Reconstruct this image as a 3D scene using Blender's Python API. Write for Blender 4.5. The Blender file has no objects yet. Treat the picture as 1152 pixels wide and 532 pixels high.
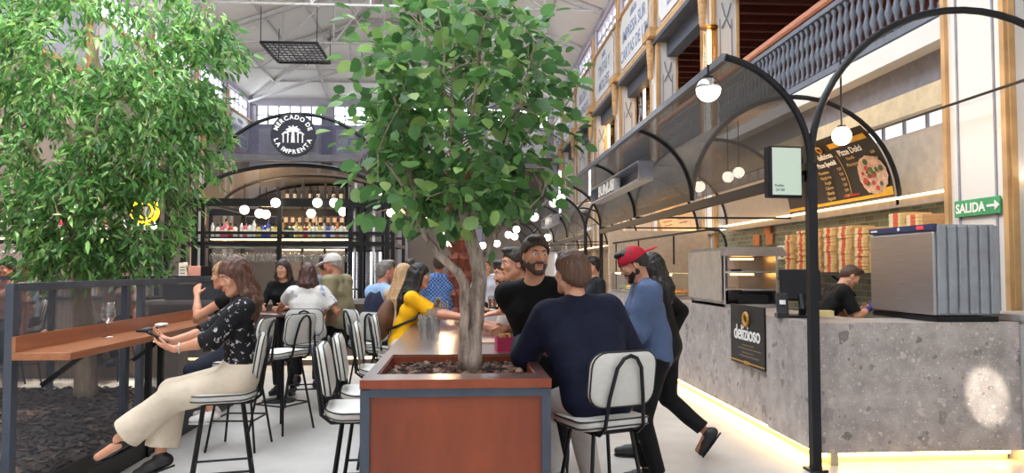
import bpy, bmesh, math, random
import numpy as np
from mathutils import Vector, Matrix, Quaternion, Euler
S = bpy.context.scene
COL = S.collection
PI = math.pi
def V(*a): return Vector(a)
# ------------------------------------------------------------------ camera
FPX, CAMZ = 850.0, 1.58
PITCH, YAW = math.atan(36 / FPX), math.atan(54 / FPX * math.cos(math.atan(36 / FPX)))
_F = V(math.sin(YAW) * math.cos(PITCH), math.cos(YAW) * math.cos(PITCH), math.sin(PITCH))
_R = V(math.cos(YAW), -math.sin(YAW), 0)
_U = _R.cross(_F)
CAM = V(0, 0, CAMZ)
def ray(x, y): return _F * FPX + _R * (x - 576) + _U * (266 - y)
def atY(x, y, Y): d = ray(x, y); return CAM + d * (Y / d.y)
def atX(x, y, X): d = ray(x, y); return CAM + d * (X / d.x)
def atZ(x, y, Z=0.0): d = ray(x, y); return CAM + d * ((Z - CAMZ) / d.z)
cd = bpy.data.cameras.new('camera'); cam = bpy.data.objects.new('camera', cd); COL.objects.link(cam)
cd.sensor_width = 36; cd.lens = FPX / 1152 * 36; cd.clip_start = .05; cd.clip_end = 300
cam.location = CAM; cam.rotation_euler = (PI / 2 + PITCH, 0, -YAW); S.camera = cam
# ------------------------------------------------------------------ materials
MATS = {}
def srgb(h):
    h = h.lstrip('#'); c = [int(h[i:i + 2], 16) / 255 for i in (0, 2, 4)]
    return tuple((v / 12.92 if v <= .04045 else ((v + .055) / 1.055) ** 2.4) for v in c) + (1,)
def col(c): return srgb(c) if isinstance(c, str) else tuple(c) + ((1,) if len(c) == 3 else ())
class N:
    """small node-tree helper"""
    def __init__(s, name):
        s.m = bpy.data.materials.new(name); s.m.use_nodes = True; s.t = s.m.node_tree
        s.b = s.t.nodes['Principled BSDF']; s.out = s.t.nodes['Material Output']
    def n(s, typ, **kw):
        o = s.t.nodes.new('ShaderNode' + typ)
        for k, v in kw.items():
            if k in o.inputs: o.inputs[k].default_value = v
            else: setattr(o, k, v)
        return o
    def l(s, a, b): s.t.links.new(a, b)
    def coords(s, scale=(1, 1, 1), out='Object', rot=(0, 0, 0)):
        c = s.n('TexCoord'); m = s.n('Mapping'); m.inputs['Scale'].default_value = scale; m.inputs['Rotation'].default_value = rot
        s.l(c.outputs[out], m.inputs['Vector']); return m.outputs[0]
    def ramp(s, fac, stops, interp='LINEAR'):
        r = s.n('ValToRGB'); e = r.color_ramp.elements; r.color_ramp.interpolation = interp
        while len(e) < len(stops): e.new(.5)
        for i, (p, c) in enumerate(stops): e[i].position = p; e[i].color = col(c)
        s.l(fac, r.inputs[0]); return r.outputs[0]
    def noise(s, vec, scale, detail=3, rough=.5):
        o = s.n('TexNoise'); o.inputs['Scale'].default_value = scale; o.inputs['Detail'].default_value = detail; o.inputs['Roughness'].default_value = rough
        s.l(vec, o.inputs['Vector']); return o.outputs['Fac']
    def bump(s, h, strength=.2, dist=.01):
        b = s.n('Bump'); b.inputs['Strength'].default_value = strength; b.inputs['Distance'].default_value = dist
        s.l(h, b.inputs['Height']); s.l(b.outputs[0], s.b.inputs['Normal'])
def setp(b, rough=.5, metal=0, spec=.5):
    b.inputs['Roughness'].default_value = rough; b.inputs['Metallic'].default_value = metal; b.inputs['Specular IOR Level'].default_value = spec
def mat(name, c, rough=.55, metal=0, var=.12, scale=8, bump=0, bscale=60, spec=.5):
    """plain surface with a slight procedural variation of tone"""
    if name in MATS: return MATS[name]
    k = N(name); setp(k.b, rough, metal, spec); c = col(c); v = k.coords()
    lo = tuple(x * (1 - var) for x in c[:3]); hi = tuple(min(1, x * (1 + var)) for x in c[:3])
    k.l(k.ramp(k.noise(v, scale), [(.3, lo), (.7, hi)]), k.b.inputs['Base Color'])
    if bump: k.bump(k.noise(v, bscale, 4), bump)
    MATS[name] = k.m; return k.m
def emit(name, c, strength):
    if name in MATS: return MATS[name]
    k = N(name); k.b.inputs['Base Color'].default_value = tuple(x * .15 for x in col(c)[:3]) + (1,); k.b.inputs['Emission Color'].default_value = col(c); k.b.inputs['Emission Strength'].default_value = strength
    MATS[name] = k.m; return k.m
def woodm(name, a, b, rough=.35, axis=(1, 8, 8), scale=3.0, coat=0):
    if name in MATS: return MATS[name]
    k = N(name); setp(k.b, rough); v = k.coords(axis)
    n = k.noise(v, scale, 6, .6)
    k.l(k.ramp(n, [(.25, a), (.75, b)]), k.b.inputs['Base Color']); k.bump(n, .08)
    k.b.inputs['Coat Weight'].default_value = coat; k.b.inputs['Coat Roughness'].default_value = .12
    MATS[name] = k.m; return k.m
def glassm(name, c=(1, 1, 1), alpha=.25, rough=.02, base=.05):
    """thin clear glass: a glossy reflection over a mostly see-through pane"""
    if name in MATS: return MATS[name]
    k = N(name); k.t.nodes.remove(k.b)
    g = k.n('BsdfGlossy'); g.inputs['Roughness'].default_value = rough; g.inputs['Color'].default_value = (1, 1, 1, 1)
    t = k.n('BsdfTransparent'); t.inputs['Color'].default_value = col(c)
    f = k.n('LayerWeight'); f.inputs['Blend'].default_value = .5
    p = k.n('Math', operation='POWER'); p.inputs[1].default_value = 2.5; k.l(f.outputs['Facing'], p.inputs[0])
    r = k.n('MapRange'); r.inputs['To Min'].default_value = base; r.inputs['To Max'].default_value = alpha; k.l(p.outputs[0], r.inputs[0])
    m = k.n('MixShader'); k.l(r.outputs[0], m.inputs[0]); k.l(t.outputs[0], m.inputs[1]); k.l(g.outputs[0], m.inputs[2]); k.l(m.outputs[0], k.out.inputs[0])
    MATS[name] = k.m; return k.m
def perf(name, c, pitch=.012, hole=.5, rough=.4, metal=.6, axes='xz'):
    """perforated sheet: real round holes in object space, open fraction set by `hole` (threshold)"""
    if name in MATS: return MATS[name]
    k = N(name); setp(k.b, rough, metal); k.b.inputs['Base Color'].default_value = col(c)
    co = k.n('TexCoord'); sp = k.n('SeparateXYZ'); k.l(co.outputs['UV'], sp.inputs[0])
    def sn(o):
        a = k.n('Math', operation='MULTIPLY'); a.inputs[1].default_value = 2 * PI / pitch; k.l(o, a.inputs[0])
        b = k.n('Math', operation='SINE'); k.l(a.outputs[0], b.inputs[0]); return b.outputs[0]
    a = k.n('Math', operation='MULTIPLY'); k.l(sn(sp.outputs[0]), a.inputs[0]); k.l(sn(sp.outputs[1]), a.inputs[1])
    ab = k.n('Math', operation='ABSOLUTE'); k.l(a.outputs[0], ab.inputs[0])
    g = k.n('Math', operation='GREATER_THAN'); g.inputs[1].default_value = hole; k.l(ab.outputs[0], g.inputs[0])
    t = k.n('BsdfTransparent'); m = k.n('MixShader')
    k.l(g.outputs[0], m.inputs[0]); k.l(k.b.outputs[0], m.inputs[1]); k.l(t.outputs[0], m.inputs[2]); k.l(m.outputs[0], k.out.inputs[0])
    MATS[name] = k.m; return k.m
# ------------------------------------------------------------------ mesh building
class MB:
    """collects shapes into one mesh"""
    def __init__(s): s.v = []; s.f = []; s.uv = {}
    def add(s, vs, fs):
        o = len(s.v); s.v += [tuple(v) for v in vs]; s.f += [tuple(i + o for i in f) for f in fs]; return s
    def box(s, c, d, M=None, bev=0):
        x, y, z = [e / 2 for e in d]; c = Vector(c)
        if bev:
            b = min(bev, x * .98, y * .98, z * .98); vs = []; idx = {}
            for sx in (-1, 1):
                for sy in (-1, 1):
                    for sz in (-1, 1):
                        for ax in range(3):
                            p = [sx * (x - b), sy * (y - b), sz * (z - b)]; p[ax] = (sx * x, sy * y, sz * z)[ax]
                            idx[(sx, sy, sz, ax)] = len(vs); vs.append(Vector(p))
            fs = []; I = idx
            for sg in (-1, 1):
                r = [(-1, -1), (1, -1), (1, 1), (-1, 1)]
                fs.append([I[(sg, a, e, 0)] for a, e in r]); fs.append([I[(a, sg, e, 1)] for a, e in r]); fs.append([I[(a, e, sg, 2)] for a, e in r])
            for a in (-1, 1):
                for e in (-1, 1):
                    fs.append([I[(a, e, -1, 0)], I[(a, e, 1, 0)], I[(a, e, 1, 1)], I[(a, e, -1, 1)]])
                    fs.append([I[(a, -1, e, 0)], I[(a, 1, e, 0)], I[(a, 1, e, 2)], I[(a, -1, e, 2)]])
                    fs.append([I[(-1, a, e, 1)], I[(1, a, e, 1)], I[(1, a, e, 2)], I[(-1, a, e, 2)]])
            for k8 in [(a, e, g) for a in (-1, 1) for e in (-1, 1) for g in (-1, 1)]: fs.append([I[k8 + (q,)] for q in range(3)])
        else:
            vs = [Vector((sx * x, sy * y, sz * z)) for sx in (-1, 1) for sy in (-1, 1) for sz in (-1, 1)]
            fs = [(0, 1, 3, 2), (4, 6, 7, 5), (0, 4, 5, 1), (2, 3, 7, 6), (0, 2, 6, 4), (1, 5, 7, 3)]
        vs = [(M @ v if M is not None else v) + c for v in vs]
        return s.add(vs, fs)
    def tube(s, pts, r, n=8, closed=False, cap=True):
        pts = [Vector(p) for p in pts]; m = len(pts); rs = r if isinstance(r, (list, tuple)) else [r] * m
        vs = []; fs = []; up = None
        for i, p in enumerate(pts):
            a = pts[i - 1] if (i > 0 or closed) else p; b = pts[(i + 1) % m] if (i < m - 1 or closed) else p
            d = (b - a).normalized() if (b - a).length > 1e-9 else Vector((0, 0, 1))
            if up is None: up = d.orthogonal().normalized()
            up = (up - d * up.dot(d)); up = up.normalized() if up.length > 1e-6 else d.orthogonal().normalized()
            w = d.cross(up)
            vs += [p + (up * math.cos(2 * PI * j / n) + w * math.sin(2 * PI * j / n)) * rs[i] for j in range(n)]
        for i in range(m if closed else m - 1):
            k = (i + 1) % m
            fs += [(i * n + j, i * n + (j + 1) % n, k * n + (j + 1) % n, k * n + j) for j in range(n)]
        if cap and not closed: fs += [tuple(range(n - 1, -1, -1)), tuple((m - 1) * n + j for j in range(n))]
        return s.add(vs, fs)
    def bar(s, a, b, w, h=None):
        a, b = Vector(a), Vector(b); h = h or w; d = b - a; L = d.length; d.normalize()
        up = Vector((0, 0, 1)) if abs(d.z) < .95 else Vector((0, 1, 0))
        sd = d.cross(up).normalized(); up = sd.cross(d)
        M = Matrix((sd, d, up)).transposed()
        return s.box((a + b) / 2, (w, L, h), M)
    def lathe(s, prof, n=16, c=(0, 0, 0), M=None):
        c = Vector(c); vs = []; fs = []; m = len(prof)
        for r, z in prof:
            for j in range(n):
                v = Vector((r * math.cos(2 * PI * j / n), r * math.sin(2 * PI * j / n), z)); vs.append((M @ v if M is not None else v) + c)
        for i in range(m - 1): fs += [(i * n + j, i * n + (j + 1) % n, (i + 1) * n + (j + 1) % n, (i + 1) * n + j) for j in range(n)]
        if prof[0][0] > 1e-5: fs.append(tuple(range(n - 1, -1, -1)))
        if prof[-1][0] > 1e-5: fs.append(tuple((m - 1) * n + j for j in range(n)))
        return s.add(vs, fs)
    def ball(s, c, r, n=16, k=10, M=None, lo=-PI / 2, hi=PI / 2):
        r = r if isinstance(r, (tuple, list)) else (r, r, r)
        pr = [(math.cos(lo + (hi - lo) * i / k), math.sin(lo + (hi - lo) * i / k)) for i in range(k + 1)]
        D = Matrix.Diagonal(r); return s.lathe([(max(a, 1e-6), b) for a, b in pr], n, c, (M @ D) if M is not None else D)
    def prism(s, poly, o, ax, ay, az):
        """polygon (2-D points along ax, ay) extruded by the vector az"""
        o, ax, ay, az = map(Vector, (o, ax, ay, az)); n = len(poly)
        b = [o + ax * p[0] + ay * p[1] for p in poly]
        return s.add(b + [q + az for q in b], [tuple(range(n - 1, -1, -1)), tuple(range(n, 2 * n))] + [(i, (i + 1) % n, n + (i + 1) % n, n + i) for i in range(n)])
    def quad(s, a, b, c, d): return s.add([a, b, c, d], [(0, 1, 2, 3)])
    def strip(s, A, B, th=0):
        """sheet between two point rows, optional thickness along its normal; UVs in metres"""
        n = len(A); A = [Vector(p) for p in A]; B = [Vector(p) for p in B]; o = len(s.v); f0 = len(s.f)
        s.add(A + B, [(i, i + 1, n + i + 1, n + i) for i in range(n - 1)])
        u = 0
        for i in range(n):
            if i: u += (A[i] - A[i - 1]).length
            s.uv[o + i] = (u, 0); s.uv[o + n + i] = (u, (B[i] - A[i]).length)
        return s
    def build(s, name, m=None, parent=None, smooth=False, loc=None, rot=None):
        me = bpy.data.meshes.new(name); me.from_pydata(s.v, [], s.f); me.update()
        bm = bmesh.new(); bm.from_mesh(me); bmesh.ops.recalc_face_normals(bm, faces=bm.faces); bm.to_mesh(me); bm.free()
        if s.uv:
            ul = me.uv_layers.new(name='uv')
            for lp in me.loops: ul.data[lp.index].uv = s.uv.get(lp.vertex_index, (0, 0))
        return link(name, me, m, parent, smooth, loc, rot)
def link(name, me, m=None, parent=None, smooth=False, loc=None, rot=None):
    if m is not None:
        for q in (m if isinstance(m, (list, tuple)) else [m]): me.materials.append(q)
    if smooth:
        me.polygons.foreach_set('use_smooth', [True] * len(me.polygons))
        if smooth != 1: me.set_sharp_from_angle(angle=math.radians(smooth))
    o = bpy.data.objects.new(name, me); COL.objects.link(o)
    if parent is not None: o.parent = parent
    if loc is not None: o.location = loc
    if rot is not None: o.rotation_euler = rot
    return o
def tag(o, label, cat, group=None, kind=None):
    o['label'] = label; o['category'] = cat
    if group: o['group'] = group
    if kind: o['kind'] = kind
    return o
def thing(name, label, cat, loc=(0, 0, 0), rz=0, group=None):
    o = bpy.data.objects.new(name, None); COL.objects.link(o); o.empty_display_size = .1
    o.location = loc; o.rotation_euler = (0, 0, rz); return tag(o, label, cat, group)
def struct(o): o['kind'] = 'structure'; return o
def dup(root, loc=None, rz=None, label=None, group=None):
    kids = {}
    for c in bpy.data.objects:
        if c.parent: kids.setdefault(c.parent.name, []).append(c)
    r = root.copy(); COL.objects.link(r)
    if loc is not None: r.location = loc
    if rz is not None: r.rotation_euler = (0, 0, rz)
    if label: r['label'] = label
    if group: r['group'] = group
    for c in kids.get(root.name, []):
        d = c.copy(); COL.objects.link(d); d.parent = r
        for g in kids.get(c.name, []):
            e = g.copy(); COL.objects.link(e); e.parent = d
    return r
def glyphs(txt, size, align='CENTER', extrude=.002, bold=0, spacing=1.0):
    """letters as mesh data (verts, faces) in the xy plane"""
    cu = bpy.data.curves.new('t', 'FONT'); cu.body = txt; cu.size = size; cu.align_x = align; cu.align_y = 'CENTER'; cu.extrude = extrude; cu.offset = bold; cu.resolution_u = 3; cu.space_character = spacing
    o = bpy.data.objects.new('t', cu); COL.objects.link(o); bpy.context.view_layer.update()
    me = o.to_mesh(); vs = [v.co.copy() for v in me.vertices]; fs = [tuple(p.vertices) for p in me.polygons]
    o.to_mesh_clear(); bpy.data.objects.remove(o); bpy.data.curves.remove(cu); return vs, fs
def put_text(mb, txt, size, o, ax, ay, **kw):
    o, ax, ay = Vector(o), Vector(ax).normalized(), Vector(ay).normalized(); az = ax.cross(ay); vs, fs = glyphs(txt, size, **kw)
    mb.add([o + ax * v.x + ay * v.y + az * v.z for v in vs], fs); return mb
def mesh_np(name, verts, quads):
    me = bpy.data.meshes.new(name); me.vertices.add(len(verts)); me.vertices.foreach_set('co', np.asarray(verts, np.float32).ravel())
    n = quads.shape[1]; me.loops.add(quads.size); me.loops.foreach_set('vertex_index', quads.astype(np.int32).ravel())
    me.polygons.add(len(quads)); me.polygons.foreach_set('loop_start', np.arange(0, quads.size, n, dtype=np.int32)); me.polygons.foreach_set('loop_total', np.full(len(quads), n, np.int32))
    me.update(calc_edges=True); me.validate(); return me
random.seed(7)
# shared materials
M_BLACK = mat('black_metal', '#1d1e22', .45, .5)
M_STEEL = mat('dark_steel', '#3a3d44', .5, .4)
M_GRAPH = mat('graphite_rail', '#47505e', .45, .3)
M_WHITE = mat('white_paint', '#e9e7e2', .6)
M_CHROME = mat('chrome', '#c9c9c9', .18, 1)
M_GLOBE = emit('lit_globe', '#fff3df', 5.0)
M_LED = emit('warm_led', '#ffd9a0', 6.0)
M_GLASS = glassm('clear_glass', (.96, .98, .98), .3)
# ================================================================== the hall
XR, XL, YE, YB = 5.45, -12.7, 45.5, -6.0      # right and left facade, end wall, rear end (closed by an added unseen wall)
ZE, ZR, XC = 11.75, 14.9, -3.6                # eaves, ridge, ridge line
def floor_mat():
    k = N('pale_floor'); setp(k.b, .32); v = k.coords()
    a = k.noise(v, .9, 5, .6); k.l(k.ramp(a, [(.3, '#aaa6a2'), (.55, '#bcb9b5'), (.75, '#cac7c2')]), k.b.inputs['Base Color'])
    b = k.noise(v, 3.5, 4); r = k.n('MapRange'); r.inputs['To Min'].default_value = .22; r.inputs['To Max'].default_value = .5; k.l(b, r.inputs[0]); k.l(r.outputs[0], k.b.inputs['Roughness']); return k.m
b = MB(); b.box((-2, 20, -.1), (24, 54, .2)); struct(b.build('floor', floor_mat()))
M_CEIL = mat('ceiling_white', '#dbd8d4', .8, var=.05, scale=.4)
M_WALLP = mat('facade_white', '#d9d6d3', .7, var=.05, scale=.6)
M_OCHRE = mat('ochre_trim', '#bd9768', .6, var=.2, scale=3)
M_LILAC = mat('facade_grey', '#a9a6b2', .7, var=.08, scale=.5)
M_TRUSS = mat('truss_grey', '#b4b2b2', .6)
M_BEAM = mat('slate_beam', '#4a505c', .6)
# hipped roof, left open along an added, unseen lantern that lets daylight in
b = MB(); e = 3.6; yl = 27.0
rid = lambda y: V(XC, y, ZR)
hy = YE - (XC - XL)
zl = ZR - e * (ZR - ZE) / (XC - XL)
for sx, xe in ((-1, XL), (1, XR)):
    xl = XC + sx * e
    zq = ZR - e * (ZR - ZE) / abs(xe - XC)
    b.quad((xe, YB, ZE), (xe, yl, ZE), (xl, yl, zq), (xl, YB, zq))                 # lower slope beside the lantern
    b.quad((xe, yl, ZE), (xe, YE, ZE), (XC, hy, ZR), (XC, yl, ZR))                 # far slope up to the ridge
b.add([(XL, YE, ZE), (XR, YE, ZE), (XC, hy, ZR)], [(0, 1, 2)])
o = struct(b.build('ceiling', M_CEIL))
# roof trusses: each one a piece of the building
for i, y in enumerate((24, 29, 34, 38.5)):
    b = MB(); z0 = ZE - .05
    top = lambda x: ZE - .15 + (ZR - ZE) * (1 - abs(x - XC) / ((XC - XL) if x < XC else (XR - XC)))
    if y > hy: top = lambda x, t=(YE - y) / (YE - hy): min(ZE - .15 + (ZR - ZE) * (1 - abs(x - XC) / ((XC - XL) if x < XC else (XR - XC))), ZE - .15 + (ZR - ZE) * t)
    xs = [XL + .1 + (XR - XL - .2) * j / 8 for j in range(9)]
    for j in range(8):
        b.bar((xs[j], y, top(xs[j])), (xs[j + 1], y, top(xs[j + 1])), .16, .2)
        b.tube([(xs[j], y, z0), (xs[j + 1], y, z0)], .05, 6)
        if j: b.tube([(xs[j], y, z0), (xs[j], y, top(xs[j]))], .035, 6)
        a, c = (j, j + 1) if j < 4 else (j + 1, j)
        b.tube([(xs[a], y, z0 if True else 0), (xs[c], y, top(xs[c]))], .035, 6)
    struct(b.build('trim_%d' % (i + 1), M_TRUSS))
b = MB()                                                                           # purlins and hip rafters under the slopes
for k in range(1, 5):
    t = k / 5
    for xe in (XL, XR):
        x = xe + (XC - xe) * t; b.bar((x, YB if abs(x - XC) > e else yl, ZE + (ZR - ZE) * t - .06), (x, YE - (YE - hy) * t, ZE + (ZR - ZE) * t - .06), .1, .1)
    b.bar((XL + (XC - XL) * t, YE - (YE - hy) * t, ZE + (ZR - ZE) * t - .06), (XR + (XC - XR) * t, YE - (YE - hy) * t, ZE + (ZR - ZE) * t - .06), .1, .1)
for xe in (XL, XR): b.bar((xe, YE, ZE - .1), (XC, hy, ZR - .1), .18, .22)
for j in range(1, 4):
    x = XL + (XR - XL) * j / 4; t = 1 - abs(x - XC) / (XC - XL); b.bar((x, YE, ZE - .06), (x, YE - (YE - hy) * max(t, 0), ZE + (ZR - ZE) * max(t, 0) - .06), .14, .14)
b.tube([(XL, YE - .3, ZE - .3), (XL + 9, YE - 9, ZE + .2)], .09, 8)
struct(b.build('trim_5', M_TRUSS))
# hanging grille under the far roof
g = thing('hanging_grille', 'dark square mesh grille hung flat below the far white roof', 'grille', (-7.6, 34.5, 11.35))
b = MB()
for p, q in (((-1.2, -1.6), (1.2, -1.6)), ((1.2, -1.6), (1.2, 1.6)), ((1.2, 1.6), (-1.2, 1.6)), ((-1.2, 1.6), (-1.2, -1.6))): b.bar((*p, 0), (*q, 0), .1, .1)
b.build('frame', M_BLACK, g)
b = MB()
for i in range(1, 10): b.bar((-1.2 + i * .24, -1.6, 0), (-1.2 + i * .24, 1.6, 0), .035)
for i in range(1, 8): b.bar((-1.2, -1.6 + i * .4, 0), (1.2, -1.6 + i * .4, 0), .035)
b.build('grid', M_STEEL, g)
b = MB()
for x in (-1.2, 1.2):
    for y in (-1.6, 1.6): b.tube([(x, y, 0), (x, y, 1.6)], .02, 5)
b.build('hanger', M_BLACK, g)
# ---- facades: painted panels, clerestory windows, columns
COLY = [7.32, 16.3, 21.0, 26.1, 31.2, 36.3, 41.0]
M_PANEL = mat('painted_panel', '#d5d5d6', .6, var=.05)
M_LET = mat('panel_lettering', '#7f8dac', .7, var=.25, scale=20)
M_LINE = mat('panel_line', '#8d8d98', .7)
def wall(name, x, s):
    """facade on the plane X=x, inside facing s*X"""
    b = MB(); T = .3; xo = x - s * T / 2
    b.box((xo, (YB + YE) / 2, 9.25), (T, YE - YB, 2.3))                     # band carrying the painted panels
    b.box((xo, (YB + YE) / 2, 11.65), (T, YE - YB, .3))
    ys = [YB] + COLY + [YE]
    for y in ys: b.box((xo, y, 10.9), (T, .5, 1.3))
    struct(b.build(name, M_LILAC))
wall('wall_right', XR, -1); wall('wall_left', XL, 1)
b = MB(); b.box(((XL + XR) / 2, YB - .15, 6), (XR - XL + .6, .3, 12)); b.add([(XL, YB, ZE), (XR, YB, ZE), (XC, YB, ZR)], [(0, 1, 2)]); struct(b.build('wall_rear_block', M_WALLP))  # unseen wall added behind the camera to cut light on front faces
b = MB(); b.box((XR + .15, (YB + 4.4) / 2, 2.1), (.3, 4.4 - YB, 4.2)); struct(b.build('wall_right_block', M_WALLP))  # unseen infill added to shut out sky light behind the camera
b = MB(); nG = 4; wG = (XR - XL) / nG
b.box(((XL + XR) / 2, YE + .15, 5.05), (XR - XL + .6, .3, 10.1)); b.box(((XL + XR) / 2, YE + .15, 11.6), (XR - XL + .6, .3, .6))
for i in range(nG + 1): b.box((XL + i * wG, YE + .15, 10.7), (.62, .3, 1.3))
struct(b.build('wall_end', M_LILAC))
wn = 0
M_MULL = mat('window_mullion', '#8e8b95', .6)
def windowbars(kind, a, c, fixed, z0, z1, n):
    """mullions of one clerestory window, open to the sky"""
    global wn; wn += 1; b = MB(); P = (lambda u, z: (fixed, u, z)) if kind == 'x' else (lambda u, z: (u, fixed, z))
    for i in range(n + 1):
        u = a + (c - a) * i / n; b.bar(P(u, z0), P(u, z1), .09, .09)
    for z in (z0, z1, (z0 + z1) / 2): b.bar(P(a, z), P(c, z), .07, .07)
    struct(b.build('window_%d' % wn, M_MULL))
for x in (XR + .15, XL - .15):
    ys = [YB] + COLY + [YE]
    for i in range(len(ys) - 1): windowbars('x', ys[i] + .3, ys[i + 1] - .3, x, 10.42, 11.48, max(5, round((ys[i + 1] - ys[i]) / .85)))
for i in range(nG): windowbars('y', XL + i * wG + .35, XL + (i + 1) * wG - .35, YE + .15, 10.15, 11.3, 6)
# columns: white shaft panels between ochre strips, an ochre bracket on each head
tn = 5
def column(x, s, y, w, d, z1=8.1):
    global tn; tn += 1
    b = MB(); b.box((x + s * d / 2, y, z1 / 2), (d, w, z1)); o = struct(b.build('trim_%d' % tn, M_WALLP))
    b = MB(); xf = x + s * d
    for sy in (-1, 1): b.box((xf + s * .02, y + sy * (w / 2 - .03), z1 / 2 + .2), (.05, .065, z1 - .4))
    b.box((xf - s * .02, y - w / 2 - .012, z1 / 2), (.06, .03, z1)); b.box((x + s * .02, y - w / 2 - .012, z1 / 2), (.06, .03, z1))
    for i in range(9): b.ball((xf + s * .12, y, z1 - .1 - i * .12), (.13 - .006 * i, .16 - .012 * i, .12), 10, 6)
    b.box((xf + s * .1, y, z1 + .1), (.3, w + .1, .25))
    c = b.build('ochre_strip', M_OCHRE); c.parent = o; struct(c)
    b = MB(); zz = z1 - 1.1
    for sy in (-1, 1): b.box((xf + s * .006, y + sy * (w / 2 - .2), zz / 2), (.015, .025, zz - .3))
    b.box((x + s * d * .28, y - w / 2 - .006, zz / 2 + 2), (.02, .015, zz - 4)); b.box((x + s * d * .75, y - w / 2 - .006, zz / 2 + 2), (.02, .015, zz - 4))
    for q in (-.1, .1): b.tube([(x + s * d * .5 + q, y - w / 2 - .01, z1 - 1.3), (x + s * d * .5 - q * .4, y - w / 2 - .01, z1 - 1.0), (x + s * d * .5 - q, y - w / 2 - .01, z1 - .75)], .018, 5)
    c = b.build('shaft_line', M_LINE); c.parent = o; struct(c)
for i, y in enumerate(COLY): column(XR if i == 0 else XR + .5, -1, y, .95 if i == 0 else .8, .25 if i == 0 else .55)
for y in COLY[3:]: column(XL, 1, y, .85, .3)
# painted lettering panels
WORDS = [('PRENSA', 'IMPRESOS Y', 'CARTELES'), ('OFICIOS', 'TALLER DE', 'LETRAS'), ('LIBROS', 'IMPRESA SUR', 'CARTAS DE LIM'), ('PAPEL', 'TINTAS Y', 'MOLDES'), ('PRENSA', 'SELLOS Y', 'GRABADOS')]
def panel(x, s, y0, y1, w, lab):
    p = thing('painted_panel', lab, 'wall panel', (x, (y0 + y1) / 2, 9.25), group='painted panels of the right facade' if s < 0 else 'painted panels of the left facade')
    L = y1 - y0; h = 1.95; c = .35; x0 = -L / 2; oct_ = [(x0 + c, -h / 2), (-x0 - c, -h / 2), (-x0, -h / 2 + c), (-x0, h / 2 - c), (-x0 - c, h / 2), (x0 + c, h / 2), (x0, h / 2 - c), (x0, -h / 2 + c)]
    b = MB(); b.prism(oct_, (0, 0, 0), (0, 1, 0), (0, 0, 1), (s * .06, 0, 0)); b.build('board', M_PANEL, p)
    b = MB(); b.tube([(s * .07, q[0] * .98, q[1] * .95) for q in oct_], .022, 5, True); b.build('border', M_OCHRE, p)
    b = MB()
    for t, sz, z in ((w[0], .28, .62), (w[1], .56, .12), (w[2], .56, -.5)): put_text(b, t, sz, (s * .066, 0, z), (0, -1 if s < 0 else -1, 0) if s < 0 else (0, 1, 0), (0, 0, 1), bold=.01)
    b.build('lettering', M_LET, p)
ys = [9.0] + COLY[1:] + [YE]
LAB = ['above the wooden balcony rail nearest us', 'over the balcony bay with the amber tube lamp', 'second along from the amber tube lamp', 'third along from the amber tube lamp', 'fourth along from the amber tube lamp', 'fifth along from the amber tube lamp', 'in the far corner by the end wall']
for i in range(len(ys) - 1): panel(XR - .01, -1, ys[i] + .5, ys[i + 1] - .5, WORDS[i % 5], 'white painted panel with blue lettering %s' % LAB[i])
ysl = COLY[3:] + [YE]
LABL = ['hidden partly by the fine leaved tree', 'just beyond the fine leaved tree', 'second from the end wall corner', 'in the corner by the end wall']
for i in range(len(ysl) - 1): panel(XL + .01, 1, ysl[i] + .5, ysl[i + 1] - .5, WORDS[(i + 2) % 5], 'white painted panel on the opposite facade %s' % LABL[i])
b = MB()
for x, s in ((XR, -1), (XL, 1)):
    b.box((x + s * .06, (YB + YE) / 2, 8.12), (.14, YE - YB, .16)); b.box((x + s * .04, (YB + YE) / 2, 10.32), (.1, YE - YB, .1))
    for y in COLY: b.box((x + s * .05, y, 9.7), (.1, .3, 3.1))
struct(b.build('trim_20', M_OCHRE))
b = MB(); b.box((XR + .35, (YB + YE) / 2, 7.75), (.3, YE - YB, .5)); b.box((XR + .1, (YB + YE) / 2, 7.96), (.5, YE - YB, .12)); struct(b.build('trim_21', M_BEAM))
# gallery behind the right facade: floor slab, back wall, timber ceiling
M_REDW = woodm('red_timber', '#4a2018', '#743525', .6, (8, 1, 8))
b = MB(); b.box((XR + 1.7, (YB + YE) / 2, 4.3), (3.4, YE - YB, .25)); struct(b.build('trim_22', M_WALLP))
b = MB(); b.box((XR + 3.4, (YB + YE) / 2, 6.2), (.2, YE - YB, 4)); struct(b.build('wall_gallery', M_REDW))
b = MB(); b.box((XR + 1.7, (YB + YE) / 2, 8.2), (3.4, YE - YB, .12))
for i in range(64): b.box((XR + 1.7, 2 + i * .7, 8.02), (3.4, .14, .24))
struct(b.build('trim_23', M_REDW))
# fascia under the gallery: white beam, recess shadow painted as a grey band, cream beam, glazed strip, boarded band
y0, y1 = 2.5, YE
def band(n, z0, z1, d, m): b = MB(); b.box((XR + .2 - d / 2, (y0 + y1) / 2, (z0 + z1) / 2), (d, y1 - y0, z1 - z0)); struct(b.build('trim_%d' % n, m))
band(24, 4.17, 4.42, .3, M_WALLP); band(25, 3.74, 4.17, .06, mat('recess_shade', '#75737a', .7)); band(26, 3.46, 3.74, .22, mat('cream_beam', '#c9b898', .6)); band(28, 2.5, 3.28, .08, mat('beige_band', '#b3a391', .7))
b = MB(); b.box((XR + .17, (y0 + y1) / 2, 3.37), (.02, y1 - y0, .18)); struct(b.build('window_40', emit('lit_transom', '#eef1f6', 1.1)))
b = MB()
for i in range(90): b.box((XR + .15, y0 + i * .48, 3.37), (.05, .03, .18))
struct(b.build('window_41', M_MULL))
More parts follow.
